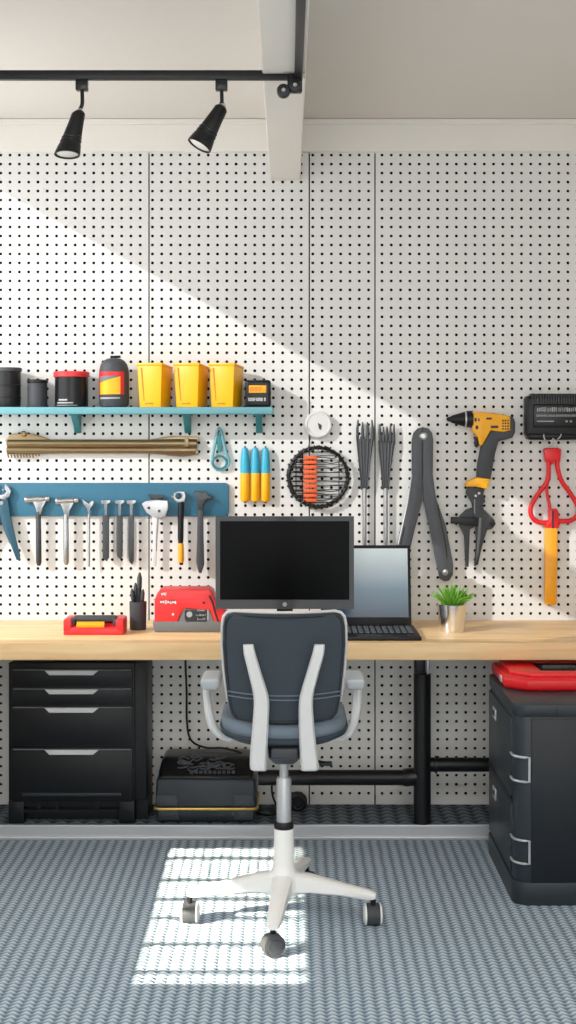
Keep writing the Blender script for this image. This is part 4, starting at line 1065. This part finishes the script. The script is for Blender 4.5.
# back: curved padded panel
rows = [612.5, 614, 618, 626, 645, 670, 690, 705, 717, 726]
lft = [233, 227, 223.5, 222, 221.5, 223, 225, 226.5, 229, 236]
rgt = [335, 341, 344.5, 346, 346.5, 345, 343, 341.5, 339, 332]
def panel(off_px, y_add, thick, n=18):
    """grid skin, front and back, hollow toward the camera-away side"""
    F_ = []; B_ = []
    for r_, l_, g_ in zip(rows, lft, rgt):
        v = (r_-612)/(722-612)
        lean = .035*(1-v)**2*-1+.05*max(0, v-.72)      # top leans to the viewer, base tucks in to the seat
        rf = []; rbk = []
        for i in range(n+1):
            u = -1+2*i/n
            px = (l_+g_)/2+u*((g_-l_)/2-off_px)
            rr_ = 667+(r_-667)*(1-off_px/55)
            y = yb0+y_add+lean+.045*u*u
            q = W(px, rr_, yb0)
            rf.append(Vector((q.x, y, q.z))); rbk.append(Vector((q.x, y+thick, q.z)))
        F_.append(rf); B_.append(rbk)
    vs = []; fs = []; R_ = len(rows); C_ = n+1
    for g in (F_, B_):
        for row in g: vs += row
    o = R_*C_
    for j in range(R_-1):
        for i in range(n):
            a = j*C_+i; fs.append((a, a+1, a+C_+1, a+C_)); fs.append((o+a, o+a+C_, o+a+C_+1, o+a+1))
    for i in range(n):
        fs.append((i, o+i, o+i+1, i+1)); a = (R_-1)*C_+i; fs.append((a, a+1, o+a+1, o+a))
    for j in range(R_-1):
        a = j*C_; fs.append((a, a+C_, o+a+C_, o+a)); a = j*C_+n; fs.append((a, o+a, o+a+C_, a+C_))
    m = MB().raw(vs, fs)
    loop = [F_[0][i] for i in range(n+1)]+[F_[j][n] for j in range(1, R_)]+[F_[R_-1][i] for i in range(n-1, -1, -1)]+[F_[j][0] for j in range(R_-2, 0, -1)]
    return m, loop, F_
pm, loop, Fg = panel(1.0, 0, .034)
br = obj('backrest', pm, M['slate'], t, smooth=60)
fm, loop2, _ = panel(-.2, .010, .012)
nb = 19; lp = loop2[-7:]+loop2[:nb+7]
obj('back_shell', MB().tube([p+Vector((0, .012, 0)) for p in lp], [.002]+[.0052]*(len(lp)-2)+[.002], 8), M['lgrey'], t, label='pale grey rim of the backrest')
pm3, loop3, _ = panel(2.6, -.002, .01)
obj('piping', MB().tube(loop3, .0055, 8, True), M['trim'], br)
# crease lines across the lower back
def backpt(px, row, dy):
    v = (row-612)/(110); u = (px-284)/61.0
    q = W(px, row, yb0); return Vector((q.x, yb0+dy-.035*(1-v)**2+.05*max(0, v-.72)+.045*u*u, q.z))
cr_ = MB()
for r_ in (694, 698.5):
    cr_.tube([backpt(px, r_+3.0*(1-((px-284)/60)**2)-1, -.0005) for px in range(227, 343, 5)], .0022, 6)
obj('crease', cr_, M['slatel'], br)
# seat
zs_ = W(0, 724, CY).z+.013
seat = MB()
sw = .199
rings = []
prof = [(.80, -.030), (.93, -.027), (.99, -.018), (1.0, -.002), (.985, .012), (.93, .020), (.6, .023), (.05, .022)]
n = 44
def sq(a, e=.55):
    c, s = math.cos(a), math.sin(a); return math.copysign(abs(c)**e, c), math.copysign(abs(s)**e, s)
vs = []; fs = []
scx, scy = CXc, CY+.075
for f_, dz in prof:
    for k in range(n):
        a = 2*PI*k/n; ux, uy = sq(a)
        xx, yy = ux*sw*f_, uy*.225*f_
        vs.append((scx+xx, scy+yy, zs_-.012+dz+.05*(ux*f_)**2*.35))
for j in range(len(prof)-1):
    for k in range(n): fs.append((j*n+k, j*n+(k+1) % n, (j+1)*n+(k+1) % n, (j+1)*n+k))
fs.append(tuple(range(n-1, -1, -1))); fs.append(tuple((len(prof)-1)*n+k for k in range(n)))
obj('seat', MB().raw(vs, fs), M['slatel'], t, smooth=60)
pan = MB(); pv = []; pf = []
prof2 = [(.60, -.052), (.85, -.048), (1.0, -.034), (1.02, -.022), (.985, -.016)]
for f_, dz in prof2:
    for k in range(n):
        a = 2*PI*k/n; ux, uy = sq(a)
        pv.append((scx+ux*sw*f_, scy+uy*.225*f_, zs_-.012+dz+.05*(ux*f_)**2*.35))
for j in range(len(prof2)-1):
    for k in range(n): pf.append((j*n+k, j*n+(k+1) % n, (j+1)*n+(k+1) % n, (j+1)*n+k))
pf.append(tuple(range(n-1, -1, -1))); pf.append(tuple((len(prof2)-1)*n+k for k in range(n)))
obj('seat_pan', MB().raw(pv, pf), M['slate'], t, smooth=60)
# struts: flat tapered bars behind the back, tucking under the seat
def strut(ctr, label=None):
    """ctr: list of (px, row, y, halfwidth px, depth m)"""
    vs = []; fs = []
    for px, row, y, hw, dp in ctr:
        c = W(px, row, y); w_ = hw*S(y)
        e = .3
        for sx, sy in ((-1, -.4), (-.75, -1), (.75, -1), (1, -.4), (1, .4), (.75, 1), (-.75, 1), (-1, .4)):
            vs.append((c.x+sx*w_, y+sy*dp/2, c.z))
    N_ = len(ctr)
    for j in range(N_-1):
        for k in range(8): fs.append((j*8+k, j*8+(k+1) % 8, (j+1)*8+(k+1) % 8, (j+1)*8+k))
    fs.append(tuple(range(7, -1, -1))); fs.append(tuple((N_-1)*8+k for k in range(8)))
    return MB().raw(vs, fs)
def smooth_ctr(c, k=6):
    """keep rows, spline the rest"""
    n_ = len(c); out = []
    a = [Vector((q[0], q[1], q[2])) for q in c]; b = [Vector((q[3], q[4], 0)) for q in c]
    A, B = crom(a, k), crom(b, k)
    return [(p.x, p.y, p.z, q.x, q.y) for p, q in zip(A, B)]
yq = yb0-.035
lc = [(248.2, 644.5, yq-.012, 5.2, .018), (250, 655, yq-.012, 6.0, .022), (255.5, 675, yq-.006, 6.6, .026), (261.2, 698, yq, 7.6, .030), (260.8, 720, yq+.004, 8.0, .032), (259.2, 745, yq+.010, 8.4, .034), (258.2, 766, yq+.016, 8.4, .036), (259.4, 770, yq+.018, 7.0, .03)]
obj('back_strut', strut(smooth_ctr(lc)), M['lgrey'], t, smooth=50)
rc = [(319.6, 644.5, yq-.012, 5.2, .018), (317.8, 655, yq-.012, 6.0, .022), (312, 675, yq-.006, 6.2, .026), (306.3, 698, yq, 6.8, .030), (306.2, 720, yq+.004, 7.6, .032), (307.8, 745, yq+.010, 8.4, .034), (309.6, 766, yq+.016, 9.2, .036), (309.4, 770, yq+.018, 8.0, .03)]
obj('back_strut', strut(smooth_ctr(rc)), M['lgrey'], t, smooth=50)
zu = W(0, 765, yq).z
y1 = CY
obj('cross_yoke', MB().box((CXc-.09, yq+.02, zu-.008), (CXc-.055, y1+.03, zu+.03), .006).box((CXc+.058, yq+.02, zu-.008), (CXc+.095, y1+.03, zu+.03), .006).box((CXc-.09, y1-.03, zu-.004), (CXc+.095, y1+.03, zu+.02), .006), M['lgrey'], t)
zm0 = W(0, 764, CY-.09).z; zm1 = zs_-.075
obj('mechanism', MB().hexa([(CXc-.028, CY-.10, zm0), (CXc+.032, CY-.10, zm0), (CXc+.032, CY+.06, zm0-.01), (CXc-.028, CY+.06, zm0-.01), (CXc-.05, CY-.13, zm0+.028), (CXc+.055, CY-.13, zm0+.028), (CXc+.06, CY+.1, zm1+.01), (CXc-.056, CY+.1, zm1+.01)], .008).box((CXc-.04, CY-.145, zm0+.024), (CXc+.045, CY+.05, zm0+.06), .008), M['darkgrey'], t)
obj('lever', MB().tube([(CXc+.05, CY-.05, zm0+.012), (CXc+.13, CY-.07, zm0-.002)], .005, 8).box((CXc+.11, CY-.085, zm0-.008), (CXc+.15, CY-.055, zm0+.002), .003), M['black'], t)
# arms
for s, pxp, pts in ((-1, 211, [(206.5, 688), (208, 706), (212, 724), (221, 735), (232, 738)]), (1, 355, [(358, 688), (357, 706), (353, 724), (346, 735), (334, 738)])):
    ya = CY+.02
    pth = crom([W(a, b, ya) for a, b in pts], 5)
    n_ = len(pth)
    arm = obj('arm_post', MB().tube(pth, [.0115+.003*math.sin(PI*i/(n_-1)) for i in range(n_)], 12, flat=1.3), M['lgrey'], t)
    zp = W(0, 690.5, ya-.1).z; zt2 = W(0, 676, ya-.1).z; xc = W(pxp, 0, ya-.06).x
    obj('arm_pad', MB().hexa([(xc-.028, ya-.10, zp), (xc+.028, ya-.10, zp), (xc+.028, ya+.08, zp-.004), (xc-.028, ya+.08, zp-.004), (xc-.032, ya-.115, zt2-.008), (xc+.032, ya-.115, zt2-.008), (xc+.032, ya+.09, zt2-.012), (xc-.032, ya+.09, zt2-.012)], .013, 4), M['pad'], t)
# gas column
cz0 = zm0+.01
c_ = (CXc, CY, 0)
zr = lambda row: W(0, row, CY).z
obj('gas_piston', MB().lathe([(.014, zr(782)), (.014, cz0)], c_, n=20).lathe([(.022, cz0-.022), (.024, cz0-.01), (.024, cz0)], c_, n=20), M['silver'], t)
obj('gas_cylinder', MB().lathe([(.023, zr(824)), (.024, zr(780)), (.021, zr(777))], c_, n=24), M['silver'], t)
obj('collar', MB().lathe([(.029, zr(829)), (.031, zr(827)), (.031, zr(823)), (.028, zr(821))], c_, n=24), M['black'], t)
# star base: hub plus arms, one mesh; the casters are parts
ht, hb2 = .155, .098
base = MB().lathe([(.046, hb2-.012), (.052, hb2), (.052, ht-.012), (.036, ht+.01), (.033, ht+.03), (.031, zr(828))], c_, n=28)
ends = [((W(190, 0, -1.23).x, -1.245), .100), ((W(373, 0, -1.26).x, -1.265), .098), ((-.044, CY-.31), .092), ((.062, CY+.30), .105), ((-.012, CY+.31), .105)]
ends = ends[:4]
def leg_arm(end, z1):
    d = Vector((end[0]-CXc, end[1]-CY, 0)); L = d.length; d.normalize(); sd = Vector((-d.y, d.x, 0))
    vs = []; fs = []
    st = [(0.0, .032, hb2-.008, ht+.004), (.3, .029, .097, .150), (.65, .024, z1-.006, .128), (.96, .020, z1-.016, z1+.012), (1.03, .014, z1-.012, z1+.004)]
    for f_, w_, a, b in st:
        c = Vector((CXc, CY, 0))+d*(L*f_)
        for sx, zz in ((-1, a+.006), (-.7, a), (.7, a), (1, a+.006), (1, b-.008), (.55, b), (-.55, b), (-1, b-.008)):
            v = c+sd*(sx*w_); vs.append((v.x, v.y, zz))
    for j in range(len(st)-1):
        for k in range(8): fs.append((j*8+k, j*8+(k+1) % 8, (j+1)*8+(k+1) % 8, (j+1)*8+k))
    fs.append(tuple(range(7, -1, -1))); fs.append(tuple((len(st)-1)*8+k for k in range(8)))
    return vs, fs
for e, z1 in ends: base.raw(*leg_arm(e, z1))
obj('star_base', base, M['white'], t, smooth=40)
cr2 = .034
for i, ((ex, ey), z1) in enumerate(ends):
    rot = (PI/2*.96, PI/2*1.03, .28, .7)[i]        # heading of the axle: side casters show their tread to the camera
    ax = Vector((math.cos(rot-PI/2), math.sin(rot-PI/2), 0)) if i < 2 else Vector((math.sin(rot), -math.cos(rot), 0))
    tr_ = Vector((-ax.y, ax.x, 0))
    c = Vector((ex, ey, cr2))+tr_*(.006 if i < 2 else .0)
    cs = obj('caster', MB().lathe([(.009, cr2), (.009, z1-.006)], (ex, ey, 0), n=14).box((c.x-.012, c.y-.012, cr2+.006), (c.x+.012, c.y+.012, cr2+.022), .004), M['black'], t)
    hwid = .021
    obj('wheel', MB().lathe([(.02, -hwid), (cr2*.93, -hwid), (cr2, -hwid*.8), (cr2, hwid*.8), (cr2*.93, hwid), (.02, hwid)], c, ax, 28), M['tread'], cs)
    for s in (-1, 1):
        cap = MB()
        if i < 2: cap.lathe([(cr2*.98, 0), (cr2*.98, .003), (cr2*.7, .008), (0, .009)], c+ax*(s*hwid), ax*s, 24)
        else: cap.lathe([(cr2*.62, 0), (cr2*.6, .003), (0, .004)], c+ax*(s*hwid), ax*s, 24)
        obj('hub_cap', cap, M['white'] if i < 2 else M['steeld'], cs)

# ------------------------------------------------------------------ light
def look(o, d): o.rotation_euler = Vector(d).to_track_quat('-Z', 'Y').to_euler()
sd = Vector((SA, SB, -SCZ)).normalized()
L = bpy.data.lights.new('sun', 'SUN'); L.energy = 2.6; L.angle = math.radians(.5); L.color = (1, .98, .945)
o = bpy.data.objects.new('sun', L); COL.objects.link(o); look(o, sd); o.location = (-4, -4, 4)
# added unseen lamp outside the left wall, brightens the carpet patch through the slits
cen = slit_pt(-.22, 4.06-D+.75)
L = bpy.data.lights.new('carpet_patch_fill', 'AREA'); L.shape = 'RECTANGLE'; L.size = 1.75; L.size_y = .5; L.energy = 21; L.spread = math.radians(1.0); L.color = (1, .87, .66)
o = bpy.data.objects.new('carpet_patch_fill', L); COL.objects.link(o); look(o, sd); o.location = cen-sd*1.6
L = bpy.data.lights.new('overhead_fill', 'AREA'); L.shape = 'RECTANGLE'; L.size = 2.4; L.size_y = 2.0; L.energy = 75; L.color = (1, .99, .97)  # added fill under the ceiling, no fixture there; lifts bench top and floor
o = bpy.data.objects.new('overhead_fill', L); COL.objects.link(o); o.location = (.1, -4.0, 2.76); o.rotation_euler = (math.radians(18), 0, 0)
w = bpy.data.worlds.new('world'); SC.world = w; w.use_nodes = True
bg = w.node_tree.nodes['Background']; bg.inputs['Color'].default_value = (1, .995, .985, 1); bg.inputs['Strength'].default_value = 2.5

# ------------------------------------------------------------------ camera
cam = bpy.data.cameras.new('camera'); cam.sensor_width = 36; cam.sensor_fit = 'AUTO'
cam.lens = F/1024*36; cam.shift_y = -(512-HZ)/1024; cam.clip_start = .05; cam.clip_end = 100
o = bpy.data.objects.new('camera', cam); COL.objects.link(o); o.location = (0, -D, H); o.rotation_euler = (PI/2, 0, 0)
SC.camera = o
SC.view_settings.view_transform = 'Standard'; SC.view_settings.look = 'None'; SC.view_settings.exposure = 0; SC.view_settings.gamma = 1
